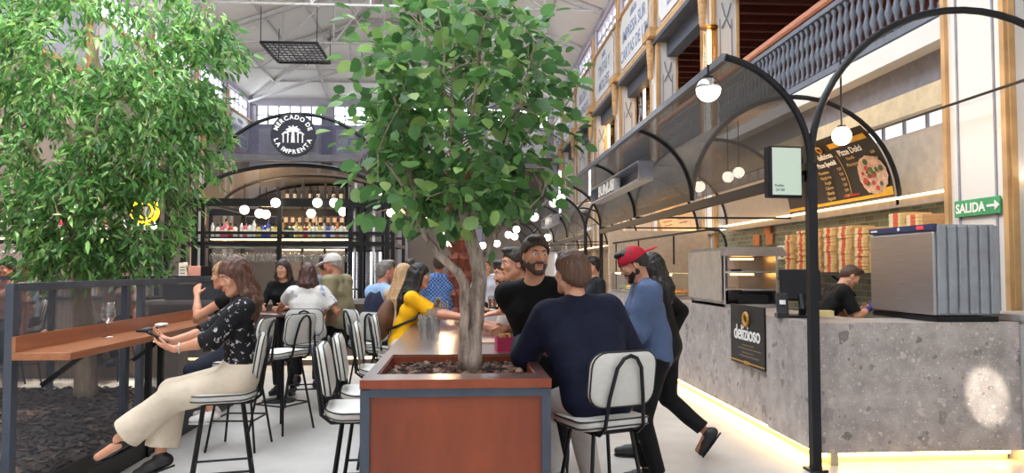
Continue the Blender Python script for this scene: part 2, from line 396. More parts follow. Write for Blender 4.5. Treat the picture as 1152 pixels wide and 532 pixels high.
# balustrades of the gallery, one per bay
M_BAL = mat('baluster_grey', '#666c79', .6); M_HAND = woodm('handrail_wood', '#a3624a', '#c98a6e', .45, (8, 1, 8))
bal_me = None
for i, (a, c, lab) in enumerate(((8.15, 15.8, 'turned grey balustrade with wooden handrail over the menu board'), (16.8, 20.5, 'turned grey balustrade beyond the hanging amber tube lamp'), (21.5, 25.6, 'turned grey balustrade two bays past the amber tube lamp'), (2.6, 7.1, 'turned grey balustrade to the near side of the exit sign column'))):
    r = thing('balustrade', lab, 'balustrade', (XR + .02, a, 4.42), group='gallery balustrades'); L = c - a
    b = MB(); b.box((0, L / 2, 1.17), (.2, L, .13), bev=.03); b.build('handrail', M_HAND, r)
    b = MB(); b.box((0, L / 2, 1.04), (.12, L, .07)); b.build('top_rail', M_BAL, r)
    b = MB(); b.box((0, L / 2, .1), (.14, L, .09)); b.build('bottom_rail', M_BAL, r)
    n = int(L / .175)
    for j in range(n):
        if bal_me is None:
            b = MB(); b.lathe([(.03, .14), (.045, .2), (.02, .26), (.03, .36), (.058, .46), (.03, .56), (.02, .6), (.03, .66), (.055, .74), (.03, .85), (.02, .9), (.045, .96), (.03, 1.01)], 8)
            o = b.build('baluster', M_BAL, r, 1); bal_me = o.data
        else: o = link('baluster', bal_me, None, r)
        o.location = (0, (j + .5) * L / n, 0)
# tube lamps in the gallery bays
M_AMB = glassm('amber_glass', (1, .86, .62), .5); M_TUBE = emit('tube_light', '#ffd9a8', 9)
for i, (p, Y, sz, lab) in enumerate((((798, 57), 15.3, (10, 26), 'large amber glass tube lamp in the balcony bay above the round globe lamp'), ((725, 118), 24.6, (7, 22), 'glass tube lamp in the second balcony bay past the amber one'), ((685, 154), 30.6, (5.5, 15), 'glass tube lamp in the third balcony bay past the amber one'), ((657, 180), 36.5, (4, 10), 'glass tube lamp in the farthest open balcony bay'))):
    q = atY(*p, Y); f = Y / 850
    t = thing('tube_lamp', lab, 'lamp', q, group='gallery tube lamps'); R_, H = sz[0] * f, sz[1] * f
    b = MB(); b.lathe([(R_, -H), (R_, H)], 18); b.build('glass_tube', M_AMB, t, 40)
    b = MB(); b.lathe([(R_ * .22, -H * .93), (R_ * .22, H * .93)], 10); b.build('light_tube', M_TUBE, t)
    b = MB(); b.lathe([(R_ * 1.03, H), (R_ * 1.03, H + .03), (.02, H + .05), (.008, H + .06), (.008, max(.3, 7.9 - q.z))], 14); b.bar((0, 0, max(.3, 7.9 - q.z)), (max(.05, XR - .1 - q.x), 0, max(.3, 7.9 - q.z)), .03); b.build('cap', mat('brass', '#a8762f', .3, 1), t)
# ================================================================== lower walls of the hall
M_LOW = mat('taupe_wall', '#8d7f74', .7, var=.15, scale=.4); M_DARKW = mat('dark_wall', '#4f4a4a', .7, var=.2, scale=.5)
b = MB(); b.box((XL - .2, (YB + YE) / 2, 4.05), (.3, YE - YB, 8.1)); struct(b.build('wall_left_lower', M_LOW))
b = MB(); b.box(((XL + XR) / 2, YE - .1, 2.1), (XR - XL, .1, 4.2)); struct(b.build('wall_end_lower', M_LOW))
b = MB(); b.box(((XL + XR) / 2, YE - .25, 4.4), (XR - XL, .4, .4)); b.box(((XL + XR) / 2, YE - .15, 8.1), (XR - XL, .2, .3)); struct(b.build('trim_29', M_DARKW))
for i in range(nG):
    x = XL + (i + .5) * wG
    panel_ = thing('painted_panel', 'white lettered panel %s of the end wall' % ['in the left corner', 'left of the middle', 'right of the middle', 'in the right corner'][i], 'wall panel', (x, YE - .05, 9.1), group='painted panels of the end wall')
    b = MB(); b.box((0, 0, 0), (wG - 1.0, .05, 1.6)); b.build('board', M_PANEL, panel_)
    b = MB(); put_text(b, 'PRENSA' if i % 2 else 'LIBROS', .6, (0, -.04, 0), (1, 0, 0), (0, 0, 1), bold=.01); b.build('lettering', M_LET, panel_)
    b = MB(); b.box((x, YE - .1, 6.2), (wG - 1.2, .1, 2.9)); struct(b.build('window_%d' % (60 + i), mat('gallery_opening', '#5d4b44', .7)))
for i in range(1, nG): b = MB(); b.box((XL + i * wG, YE - .2, 5.0), (.6, .4, 10)); struct(b.build('trim_%d' % (29 + i), M_DARKW if i == 1 else M_LILAC))
# ================================================================== globe lamps
globe_proto = {}
def globe(px, py, Y, r, lab, group, up=.35, half=False):
    q = atY(px, py, Y); R_ = r * Y / 850
    t = thing('globe_lamp', lab, 'lamp', q, group=group)
    b = MB(); b.ball((0, 0, 0), R_, 18, 12); b.build('globe', M_GLOBE, t, 1)
    b = MB(); b.lathe([(R_ * .42, R_ * .9), (R_ * .42, R_ * 1.12), (R_ * .1, R_ * 1.2), (R_ * .1, up)], 10); b.build('holder', M_BLACK, t)
    if half: b = MB(); b.ball((0, 0, 0), R_ * 1.04, 20, 8, lo=.12, hi=PI / 2); b.build('chrome_cap', M_CHROME, t, 1)
    return t
# ================================================================== central bar
YBAR = 13.5
def B(x, y, Y=YBAR): return atY(x, y, Y)
f = thing('bar_gantry', 'tall black metal bar frame with bottle shelves under the arched sign', 'bar frame', V(B(322, 300).x, YBAR, 0)); fo = V(B(322, 300).x, YBAR, 0)
def L(p): return Vector(p) - fo
zt, zs, zg = B(300, 228).z, B(300, 266).z, B(300, 274).z
xa, xb = B(186, 228).x, B(442, 228).x
posts = [B(x, 300).x for x in (187, 206, 228, 314, 394, 406, 442)]
for x in posts: b = MB(); b.bar(L((x, YBAR, 0)), L((x, YBAR, zt)), .07); b.build('post', M_BLACK, f)
for x in (xa, posts[2], posts[4], xb): b = MB(); b.bar(L((x, YBAR + 2.4, 0)), L((x, YBAR + 2.4, zt)), .07); b.build('post', M_BLACK, f)
for z, w_ in ((zt, .14), (B(300, 262).z, .05), (zg, .07)): 
    for dy in (0, 2.4): b = MB(); b.bar(L((xa, YBAR + dy, z)), L((xb, YBAR + dy, z)), .06, w_); b.build('rail', M_BLACK, f)
for x in (xa, posts[2], posts[4], xb):
    for z in (zt, zg): b = MB(); b.bar(L((x, YBAR, z)), L((x, YBAR + 2.4, z)), .06); b.build('rail', M_BLACK, f)
x0, x1 = posts[2], posts[4]
b = MB(); b.box(L(((x0 + x1) / 2, YBAR + .22, zs - .02)), (x1 - x0, .4, .03)); b.build('shelf', M_STEEL, f)
b = MB(); b.box(L(((x0 + x1) / 2, YBAR + .25, zs - .045)), (x1 - x0 - .1, .05, .018)); b.build('light_strip', M_LED, f)
b = MB()
for i in range(7): b.bar(L((x0, YBAR + .1 + i * .1, zg - .06)), L((x1, YBAR + .1 + i * .1, zg - .06)), .02)
b.build('glass_rack', M_CHROME, f)
b = MB()
for x, y in ((195, 252), (200, 240)): pass
for z in (B(0, 245).z, B(0, 255).z): b.bar(L((xa, YBAR, z)), L((posts[1], YBAR, z)), .03)
for i in range(3): b.bar(L((xa + .1 + i * .1, YBAR, zg)), L((xa + .1 + i * .1, YBAR, zt)), .025)
b.build('side_grid', M_BLACK, f)
# back bar unit with lit shelves
u = thing('back_bar', 'lit back bar cabinet with glass bottle shelves behind the bar frame', 'shelf unit', V(B(352, 300, 16.2).x, 16.2, 0)); uo = u.location.copy()
ua, ub = B(314, 300, 16.2).x, B(392, 300, 16.2).x; uz = B(0, 196, 16.2).z
b = MB(); b.box((0, .2, uz / 2), (ub - ua, .05, uz)); b.build('back_panel', mat('mirror_grey', '#a5a2a6', .25, .5), u)
for x in (ua, ub, ua + (ub - ua) * .36, ua + (ub - ua) * .68): b = MB(); b.bar((x - uo.x, -.2, 0), (x - uo.x, -.2, uz), .05); b.build('post', M_STEEL, u)
SH = [B(0, y, 16.2).z for y in (252, 224, 278)]
for z in SH + [uz]: b = MB(); b.box((0, 0, z - .015), (ub - ua, .42, .025)); b.build('shelf', M_STEEL, u)
for z in SH: b = MB(); b.box((0, .15, z - .04), (ub - ua - .1, .03, .02)); b.build('light_strip', M_LED, u)
# bottles
BCOL = dict(clear='#d9dcdc', pink='#d9677d', yellow='#d8c271', blue='#4a57b8', red='#b3353c', green='#4f6b4a', amber='#8a4a2c', white='#e8e4dc', orange='#cf7a42', dark='#3a2c2a')
def bottle_mats(c): return mat('bottle_' + c, BCOL[c], .12, 0, .05)
M_FOIL = mat('bottle_cap', '#2b2629', .4, .3); M_LABEL = mat('paper_label', '#ece6d8', .7)
bcache = {}
def bottle(loc, c, kind, lab, group, s=1.0):
    key = (c, kind)
    if key not in bcache:
        r, h, hs, hn = {'wine': (.038, .31, .19, .225), 'gin': (.045, .25, .16, .185), 'slim': (.032, .32, .2, .24)}[kind]
        t = thing('bottle', lab, 'bottle', loc, group=group)
        b = MB(); b.lathe([(r * .9, 0), (r, .012), (r, hs), (r * .8, hs + .02), (.016, hn), (.015, h - .03)], 12); b.build('body', bottle_mats(c), t, 50)
        b = MB(); b.lathe([(.0175, h - .05), (.0175, h)], 10); b.build('cap', M_FOIL, t)
        b = MB(); b.lathe([(r * 1.01, .05), (r * 1.01, hs * .75)], 12); b.build('paper_label', M_LABEL, t, 50)
        bcache[key] = t
    else: t = dup(bcache[key], loc, random.random() * 6, lab, group)
    t.scale = (s, s, s); return t
row = ['clear', 'white', 'pink', 'pink', 'red', 'white', 'clear', 'pink', 'clear', 'clear', 'yellow', 'blue', 'blue', 'yellow', 'yellow', 'yellow', 'dark', 'green', 'yellow', 'yellow', 'red', 'yellow', 'clear', 'yellow', 'white', 'blue', 'clear', 'orange', 'white', 'clear']
for i, c in enumerate(row):
    x = x0 + .1 + (x1 - x0 - .2) * i / (len(row) - 1)
    bottle((x, YBAR + .2 + random.uniform(-.06, .06), zs), c, 'gin' if i % 3 else 'slim', 'small %s spirit bottle on the lit shelf of the bar frame' % c, 'spirit bottles on the bar frame shelf', random.uniform(.9, 1.08))
for i in range(9): bottle((ua + .14 + (ub - ua - .28) * i / 8, 16.15, SH[0]), 'amber', 'wine', 'amber bottle on the middle shelf of the back bar cabinet', 'amber bottles on the back bar', 1.1)
for i in range(8): bottle((ua + .16 + (ub - ua - .32) * i / 7, 16.15, SH[1]), 'dark', 'wine', 'dark bottle on the upper shelf of the back bar cabinet', 'dark bottles on the back bar')
# stemware
M_GL2 = glassm('stemware_glass', (.86, .89, .9), .85, .06, .16)
gproto = {}
def wineglass(loc, lab, group, s=1.0, hang=False, name='wine_glass'):
    key = 'wg%s%s' % (hang, name)
    if key in gproto: t = dup(gproto[key], loc, 0, lab, group)
    else:
        t = thing(name, lab, 'glass', loc, group=group); g = -1 if hang else 1
        b = MB(); b.lathe([(.036, 0), (.034, .003 * g), (.006, .008 * g), (.004, .03 * g), (.004, .085 * g)], 14); b.build('stem', M_GL2, t, 50)
        b = MB(); b.lathe([(.004, .085 * g), (.028, .1 * g), (.043, .13 * g), (.044, .155 * g), (.034, .215 * g)], 16); 
        bw = b.v[-16:]; b.f = [q for q in b.f if len(q) == 4]; b.build('bowl', M_GL2, t, 50); gproto[key] = t
    t.scale = (s, s, s); return t
for i in range(34):
    wineglass((x0 + .12 + (x1 - x0 - .24) * (i % 17) / 16, YBAR + (.15 if i < 17 else .45), zg - .05), 'stemmed glass hanging upside down in the bar frame rack', 'stemware hanging in the bar frame', 1.25, True)
# bar counter
c = thing('bar_counter', 'long dark bar counter with grey top under the bar frame', 'counter', (fo.x, YBAR - .55, 0)); Wc = xb - xa
lx0, lx1 = B(192, 300, 12.95).x - fo.x, B(256, 300, 12.95).x - fo.x
b = MB(); b.box(((lx0 + lx1) / 2, -.1, 1.19), (lx1 - lx0, .3, .26)); b.build('raised_ledge', MATS['dark_steel'], c)
b = MB(); b.box((0, 0, .5), (Wc, .7, 1.0)); b.build('body', mat('bar_front', '#574a45', .5, var=.2), c)
b = MB(); b.box((0, -.03, 1.03), (Wc + .1, .85, .06)); b.build('top', mat('bar_top', '#8c8682', .3), c)
b = MB(); b.box((0, -.36, .12), (Wc, .02, .04)); b.build('light_strip', M_LED, c)
# arched sign above the bar
M_SIGNMESH = perf('sign_mesh', '#4b4a62', .02, .62, .5, .4); M_SIGNDISC = mat('sign_disc', '#2a2838', .5); M_SIGNW = emit('sign_white', '#fbfaf6', 1.0)
sg = thing('arched_sign', 'large arched mesh sign with round palm tree emblem above the bar', 'sign', B(335, 178, 13.2)); so = sg.location.copy()
P = lambda x, y: Vector(atY(x, y, 13.2)) - so
mpp = 13.2 / 850
arc = [P(335 + 112 * math.sin(a), 240 - 112 * math.cos(a)) for a in [(-.93 + 1.86 * i / 32) for i in range(33)]]
b = MB(); A_ = arc; Bt = [V(p.x, p.y, 0) for p in arc]; b.strip(Bt, A_); 
for i, p in enumerate(arc): b.uv[i] = (p.x + 5, 0); b.uv[33 + i] = (p.x + 5, p.z)
b.build('mesh_panel', M_SIGNMESH, sg)
b = MB(); b.tube(arc, .035, 6); b.build('arch_tube', M_BLACK, sg)
b = MB(); b.box((P(335, 181).x, 0, 0), (182 * mpp, .16, .11)); b.build('band', mat('sign_band', '#6f6a72', .4, .5), sg)
dc = P(331, 152.5); b = MB(); b.lathe([(24.5 * mpp, 0), (24.5 * mpp, .06)], 40, dc + V(0, -.03, 0), Matrix.Rotation(PI / 2, 3, 'X')); disc = b.build('disc', M_SIGNDISC, sg, 40)
def arc_text(txt, rad, size, mid, top):
    mb = MB(); ws = []
    for ch in txt:
        vs, fs = glyphs(ch if ch != ' ' else 'i', size, bold=.002, extrude=.008); ws.append((vs, fs, (max(v.x for v in vs) - min(v.x for v in vs)) + .02, ch))
    tot = sum(w_[2] for w_ in ws) / rad; a = -tot / 2
    for vs, fs, w_, ch in ws:
        a += w_ / rad / 2; cx = (max(v.x for v in vs) + min(v.x for v in vs)) / 2
        if ch != ' ':
            th = a if top else -a; th2 = th
            ctr = dc + (V(math.sin(th), 0, math.cos(th)) if top else V(math.sin(a), 0, -math.cos(a))) * rad
            ax = V(math.cos(th), 0, -math.sin(th)) if top else V(math.cos(a), 0, math.sin(a)); ay = V(math.sin(th), 0, math.cos(th)) if top else V(-math.sin(a), 0, math.cos(a))
            mb.add([ctr + ax * (v.x - cx) + ay * v.y + V(0, -.1 - v.z, 0) for v in vs], fs)
        a += w_ / rad / 2
    return mb
arc_text('MERCADO DE', 19.3 * mpp, .105, 0, True).build('upper_lettering', M_SIGNW, sg)
arc_text('LA IMPRENTA', 19.3 * mpp, .105, 0, False).build('lower_lettering', M_SIGNW, sg)
b = MB(); dcy = V(0, -.1, 0); q = lambda x, y: dc + dcy + V(x * mpp, 0, y * mpp)
for x in (-1.6, 0, 1.6): b.bar(q(x, -9), q(x * .5, 5), .013, .012)
for a in (-165, -130, -90 - 0, -50, -15, -195 + 0, 15):
    ang = math.radians(a if a != -90 else 90); 
for a in (90, 55, 125, 25, 155, -8, 188):
    an = math.radians(a); r_ = 9 if a != 90 else 7; pts = [q(0, 5)]
    for k in range(1, 6):
        tt = k / 5; pts.append(q(math.cos(an) * r_ * tt, 5 + math.sin(an) * r_ * tt * .8 - 3.0 * tt * tt * abs(math.cos(an))))
    b.tube(pts, [.010, .02, .022, .018, .012, .003], 6)
for s_ in (-1, 1):
    for x in (5.5, 10.5): b.bar(q(s_ * x, -9), q(s_ * x, 1), .016)
    b.bar(q(s_ * 4.5, 0), q(s_ * 8, 3.2), .018); b.bar(q(s_ * 8, 3.2), q(s_ * 12, 0), .018)
b.build('palm_emblem', M_SIGNW, sg)
# vaulted bar canopy behind the sign
cn = thing('bar_canopy', 'mesh vault of black arches between the arched sign and the bar frame', 'canopy', V(B(332, 300).x, YBAR, 0)); co = cn.location.copy()
def oval(Y, n=24, k=1.0):
    c_ = V(co.x, Y, zt); w_ = B(226, 0).x - co.x; h = B(0, 184).z - zt
    return [V(w_ * math.cos(PI * i / n) * k, Y - co.y, zt + h * k * math.sin(PI * i / n)) for i in range(n + 1)]
for Y in (13.35, 14.8, 16.3): b = MB(); b.tube(oval(Y), .04, 6); b.build('rib', M_BLACK, cn)
b = MB(); A_, B_ = oval(13.35), oval(16.3); b.strip(A_, B_); b.build('mesh_vault', perf('vault_mesh', '#77706c', .02, .5, .5, .4), cn)
for x in (226, 442 - 4): b = MB(); b.bar((B(x, 0).x - co.x, -.1, 0), (B(x, 0).x - co.x, -.1, zt), .08); b.build('post', M_BLACK, cn)
for (x, y) in ((310, 228), (357, 228), (376, 228)): globe(x, y, YBAR - .1, 5.2, 'round lit globe lamp on the top rail of the bar frame', 'globes on the bar frame rail', .14)
for (x, y, Y) in ((275, 236, 12.9), (292, 240, 13.1), (299, 241, 13.0), (350, 240, 15.4), (386, 238, 15.6)): globe(x, y, Y, 5, 'round lit globe lamp hanging inside the bar under its vault', 'globes hanging inside the bar', .45)
for (x, y, Y) in ((171.5, 254.5, 14), (208.6, 253, 14), (37, 250, 13.8), (5, 246, 13.6)): globe(x, y, Y, 4.5, 'small lit globe lamp behind the fine leaved tree', 'globes behind the fine leaved tree', .4)
for (x, y, Y) in ((440, 239, 12), (446, 242, 12), (458, 254, 14), (427, 216, 14.5), (434, 218, 14.5), (480, 246, 20), (497, 262, 20), (506, 274, 22)): globe(x, y, Y, 5 if x < 450 else 4, 'lit globe lamp behind the branches left of the planter tree trunk', 'globes left of the planter tree trunk', .4)
# tall glass doors with bright reflections right of the bar
cab = thing('wine_cabinet', 'tall black framed glass wine cabinet right of the bar', 'cabinet', V(B(412, 300, 14.2).x, 14.2, 0))
w_ = B(432, 0, 14.2).x - B(392, 0, 14.2).x; hz = B(0, 205, 14.2).z
b = MB(); b.box((0, .3, hz / 2), (w_, .1, hz)); b.build('back_panel', mat('cab_back', '#5b5250', .4), cab)
for i in range(5): b = MB(); b.bar((-w_ / 2 + w_ * i / 4, -.25, 0), (-w_ / 2 + w_ * i / 4, -.25, hz), .05); b.build('post', M_CHROME if i % 2 else M_BLACK, cab)
for i in range(4): b = MB(); b.box((-w_ / 2 + w_ * (i + .5) / 4, -.24, hz / 2), (w_ / 4 - .06, .012, hz - .1)); b.build('glass_door', M_GLASS, cab)
for i in range(4): b = MB(); b.tube([(-w_ / 2 + w_ * (i + .5) / 4, .1, .4), (-w_ / 2 + w_ * (i + .5) / 4, .1, 1.9)], .025, 6); b.build('light_tube', emit('cool_tube', '#f3f4ff', 3.5), cab)
for z in (.3, 1.2, 1.9): b = MB(); b.box((0, 0, z), (w_, .5, .03)); b.build('shelf', M_STEEL, cab)
# ================================================================== bar unit at the left behind the tree
lf = thing('bottle_rack', 'black overhead bottle rack behind the fine leaved tree', 'rack', V(-8.6, 15.2, 0)); lo = lf.location.copy()
def LL(x, y, Y=15.2): return Vector(atY(x, y, Y)) - lo
for x in (-40, 30, 100, 178): b = MB(); p = LL(x, 230); b.bar((p.x, 0, 0), (p.x, 0, p.z), .07); b.build('post', M_BLACK, lf)
for y in (230, 262, 272): b = MB(); b.bar(LL(-40, y), LL(178, y), .06, .08); b.build('rail', M_BLACK, lf)
b = MB(); p, q_ = LL(-40, 262), LL(178, 262); b.box(((p.x + q_.x) / 2, .2, p.z), (q_.x - p.x, .4, .03)); b.build('shelf', M_STEEL, lf)
b = MB(); b.box(((p.x + q_.x) / 2, .1, p.z - .1), (q_.x - p.x, .04, .03)); b.build('light_strip', M_LED, lf)
cs = ['dark', 'red', 'dark', 'white', 'amber', 'dark', 'red', 'clear', 'amber', 'white', 'dark', 'green', 'clear', 'red', 'white', 'amber']
for i in range(28):
    p = LL(-30 + i * 7.2, 262) + lo; bottle((p.x, 15.35, p.z + .015), cs[i % 16], 'wine', '%s bottle on the overhead rack behind the fine leaved tree' % cs[i % 16], 'bottles on the rack behind the tree')
for i in range(16):
    p = LL(-26 + i * 12, 274) + lo; wineglass((p.x, 15.3, p.z), 'stemmed glass hanging from the rack behind the fine leaved tree', 'stemware behind the tree', 1.3, True)
c = thing('bar_counter', 'dark bar counter behind the railing and the fine leaved tree', 'counter', (-8.6, 14.6, 0))
b = MB(); b.box((0, 0, .5), (6.5, .6, 1.0)); b.build('body', mat('left_bar_front', '#8a7a70', .5), c)
b = MB(); b.box((0, 0, 1.03), (6.6, .75, .06)); b.build('top', M_STEEL, c)
b = MB(); b.box((0, -.32, .3), (6.4, .03, .05)); b.build('light_strip', M_LED, c)
# long lit band and boards below it
b = MB(); lt = thing('lit_bench', 'low pale bench with warm light strip seen through the railing mesh', 'bench', (-5.6, 11.5, 0))
b.box((0, 0, .62), (3.0, .5, .1)); b.build('top', mat('pale_wood', '#c5a988', .5), lt)
b = MB(); b.box((0, .05, .28), (2.9, .4, .56)); b.build('body', mat('bench_body', '#a08c78', .6), lt)
b = MB(); b.box((0, -.2, .54), (2.9, .03, .04)); b.build('light_strip', M_LED, lt)
# ring neon
n_ = thing('neon_ring', 'glowing yellow neon ring sign beside the fine leaved tree', 'sign', atY(163, 237, 12.5)); rr = 13.5 * 12.5 / 850
b = MB(); b.tube([(rr * math.sin(a * PI / 16), 0, rr * math.cos(a * PI / 16)) for a in range(32)], .035, 8, True); b.build('neon_tube', emit('neon_yellow', '#ffc21a', 4), n_)
b = MB(); b.tube([(rr * .6 * math.sin(a * PI / 12), 0, rr * .6 * math.cos(a * PI / 12)) for a in range(24)], .014, 6, True); b.build('inner_tube', MATS['neon_yellow'], n_)
b = MB(); b.tube([(0, .05, rr), (0, .05, 1.2)], .012, 5); b.build('hanger', M_BLACK, n_)
# menu cards and screens on the bar
def slab(name, lab, cat, px, Y, w, h, m, th=.04, tilt=0):
    p = atY(*px, Y); t = thing(name, lab, cat, (p.x, Y, 1.322 + h / 2)); b = MB(); b.box((0, 0, 0), (w, th, h), bev=.004); b.build('panel', m, t); return t
t = slab('menu_card', 'white menu card standing on the counter left of the bar', 'menu', (206, 300), 12.85, .13, .36, M_LABEL)
b = MB(); 
for i in range(5): b.box((0, -.023, .1 - i * .05), (.08, .004, .012))
b.build('printed_line', M_STEEL, t)
t = slab('menu_card', 'salmon pink menu card beside the black till on the bar', 'menu', (219, 302), 12.85, .2, .3, mat('salmon', '#d99a8c', .6))
t = slab('till_screen', 'black till screen on the bar behind the railing', 'screen', (241, 300), 12.85, .42, .3, M_BLACK)
b = MB(); b.tube([(0, .03, .0), (0, .05, -.13)], .03, 8); b.box((0, .04, -.14), (.2, .14, .02)); b.build('stand', M_BLACK, t)
# ================================================================== pizza stall on the right
SX, CX, SZ, SR = 2.75, 4.05, 2.4, 1.3         # aisle posts, vault axis, springing height, vault radius
RIBS = [5.82, 8.95, 12.0, 15.05]
AR = .88; AC = SX - AR                         # awning quarter arch over the aisle
M_AWN = perf('awning_mesh', '#45423f', .02, .75, .45, .5); M_VM = perf('pale_mesh', '#a89e94', .02, .6, .5, .3)
def arch(Y, a0=0, a1=PI, n=28, r=SR): return [V(CX + r * math.cos(a0 + (a1 - a0) * i / n), Y, SZ + r * .985 * math.sin(a0 + (a1 - a0) * i / n)) for i in range(n + 1)]
def awn(Y, n=16, a1=math.radians(77), r=AR): return [V(AC + r * math.cos(a1 * i / n), Y, SZ + r * math.sin(a1 * i / n)) for i in range(n + 1)]
def canopy(ribs, lab, posts, name='stall_canopy', full=True):
    o = V(SX, ribs[0], 0); t = thing(name, lab, 'canopy', o); Lc = lambda pts: [Vector(p) - o for p in pts]
    for i, Y in enumerate(ribs):
        b = MB(); b.tube(Lc(arch(Y)), .03, 8); b.build('vault_rib', M_BLACK, t, 60)
        b = MB(); b.tube(Lc(awn(Y)), .03, 8); b.build('awning_rib', M_BLACK, t, 60)
        b = MB(); b.bar(V(SX, Y, SZ) - o, V(CX + SR, Y, SZ) - o, .03) if i > 1 else b.box(V(CX + SR, Y, SZ) - o, (.06, .06, .08)); b.build('bracket', M_BLACK, t)
    for Y in posts: b = MB(); b.bar(V(SX, Y, 0) - o, V(SX, Y, SZ + .02) - o, .07); b.box(V(SX, Y, .01) - o, (.14, .14, .02)); b.build('post', M_BLACK, t)
    ya, yb = ribs[0], ribs[-1]
    b = MB(); b.strip(Lc(awn(ya)), Lc(awn(yb))); b.build('awning_sheet', M_AWN, t, 1)
    q = awn(ya)[-1]; b = MB(); b.bar(q - o, V(q.x, yb, q.z) - o, .05, .06); b.build('awning_edge', mat('edge_steel', '#6b6d74', .35, .6), t)
    b = MB(); b.bar(V(SX, ya, SZ - .08) - o, V(SX, yb, SZ - .08) - o, .07, .09); b.build('beam', M_BLACK, t)
    a = math.radians(30)
    for a in (math.radians(42),):
        p = V(CX + SR * math.cos(a), 0, SZ + SR * math.sin(a)); b = MB(); b.tube([V(p.x, ya, p.z) - o, V(p.x, yb, p.z) - o], .014, 6); b.build('purlin', M_BLACK, t)
    b = MB(); b.bar(V(CX + SR, ya - 1.2, SZ - .02) - o, V(CX + SR, yb, SZ - .02) - o, .06, .1); b.build('wall_beam', mat('beam_taupe', '#8d8176', .5), t)
    b = MB(); b.bar(V(CX + SR - .05, ya - 1.2, SZ + .04) - o, V(CX + SR - .05, yb, SZ + .04) - o, .03, .025); b.build('light_strip', M_LED, t)
    b = MB(); b.strip(Lc(arch(ribs[1] + .1, PI / 2, PI)), Lc(arch(yb, PI / 2, PI))); b.build('vault_sheet', M_VM, t, 1)
    if full: b = MB(); b.strip(Lc(arch(ribs[2], 0, PI / 2)), Lc(arch(yb, 0, PI / 2))); b.build('vault_sheet', M_VM, t, 1)
    return t
canopy(RIBS, 'black steel canopy with near arch over the stone counter', [RIBS[0], RIBS[3]])
canopy([17.0, 20.0, 23.0, 26.0], 'second black canopy along the aisle with the small lettered sign', [17, 26], full=False)
canopy([28.0, 31.5, 35.0], 'farthest black canopy along the aisle', [28, 35], full=False)
# lettered sign on the awnings
def awn_sign(Y, Lh, word, lab, p, stretch, off):
    t = thing('awning_sign', lab, 'sign', V(p[0], Y, p[1]))
    h = .13; R_ = .06
    rr = [(s1 * (Lh - R_) + R_ * math.cos(q), s2 * (h - R_) + R_ * math.sin(q)) for s1, s2, q0 in ((1, 1, 0), (-1, 1, PI / 2), (-1, -1, PI), (1, -1, 1.5 * PI)) for q in [q0 + i * PI / 10 for i in range(6)]]
    M_FR = mat('sign_frame', '#9a9ca6', .4, .4); n = len(rr); D = .2
    b = MB(); ri = [(u_ * (1 - .02 / Lh), v_ * (1 - .02 / h)) for u_, v_ in rr]
    vs = [(0, u_, v_) for u_, v_ in rr] + [(0, u_, v_) for u_, v_ in ri] + [(D, u_, v_) for u_, v_ in rr] + [(D, u_, v_) for u_, v_ in ri]
    b.add(vs, [q for i in range(n) for j in ((i + 1) % n,) for q in ((i, j, n + j, n + i), (i, j, 2 * n + j, 2 * n + i), (n + i, n + j, 3 * n + j, 3 * n + i), (2 * n + i, 2 * n + j, 3 * n + j, 3 * n + i))]); b.build('frame', M_FR, t)
    b = MB(); b.prism(ri, (D - .02, 0, 0), (0, 1, 0), (0, 0, 1), (.015, 0, 0)); b.build('backing', mat('sign_backing', '#4a5266', .45, .2), t)
    b = MB(); put_text(b, word, .24, (0, 0, 0), (0, -1, 0), (0, 0, 1), bold=.008, extrude=.05, spacing=.9); b.v = [(x + .06, y * stretch + off, z) for x, y, z in b.v]; b.build('lettering', mat('sign_letter', '#e9e7e2', .5), t)
    for u_ in (-.6, .6): b = MB(); b.bar((D, Lh * u_, .0), (D + .14, Lh * u_, .02), .03); b.build('bracket', M_BLACK, t)
awn_sign(11.5, 1.85, 'BUNUSI', 'long rounded grey box sign with pale letters on the near awning', (2.26, 2.86), 1.75, .5)
awn_sign(20.5, 1.3, 'TAPAS', 'small pale lettered sign on the second awning', (2.24, 2.86), 1.6, 0)
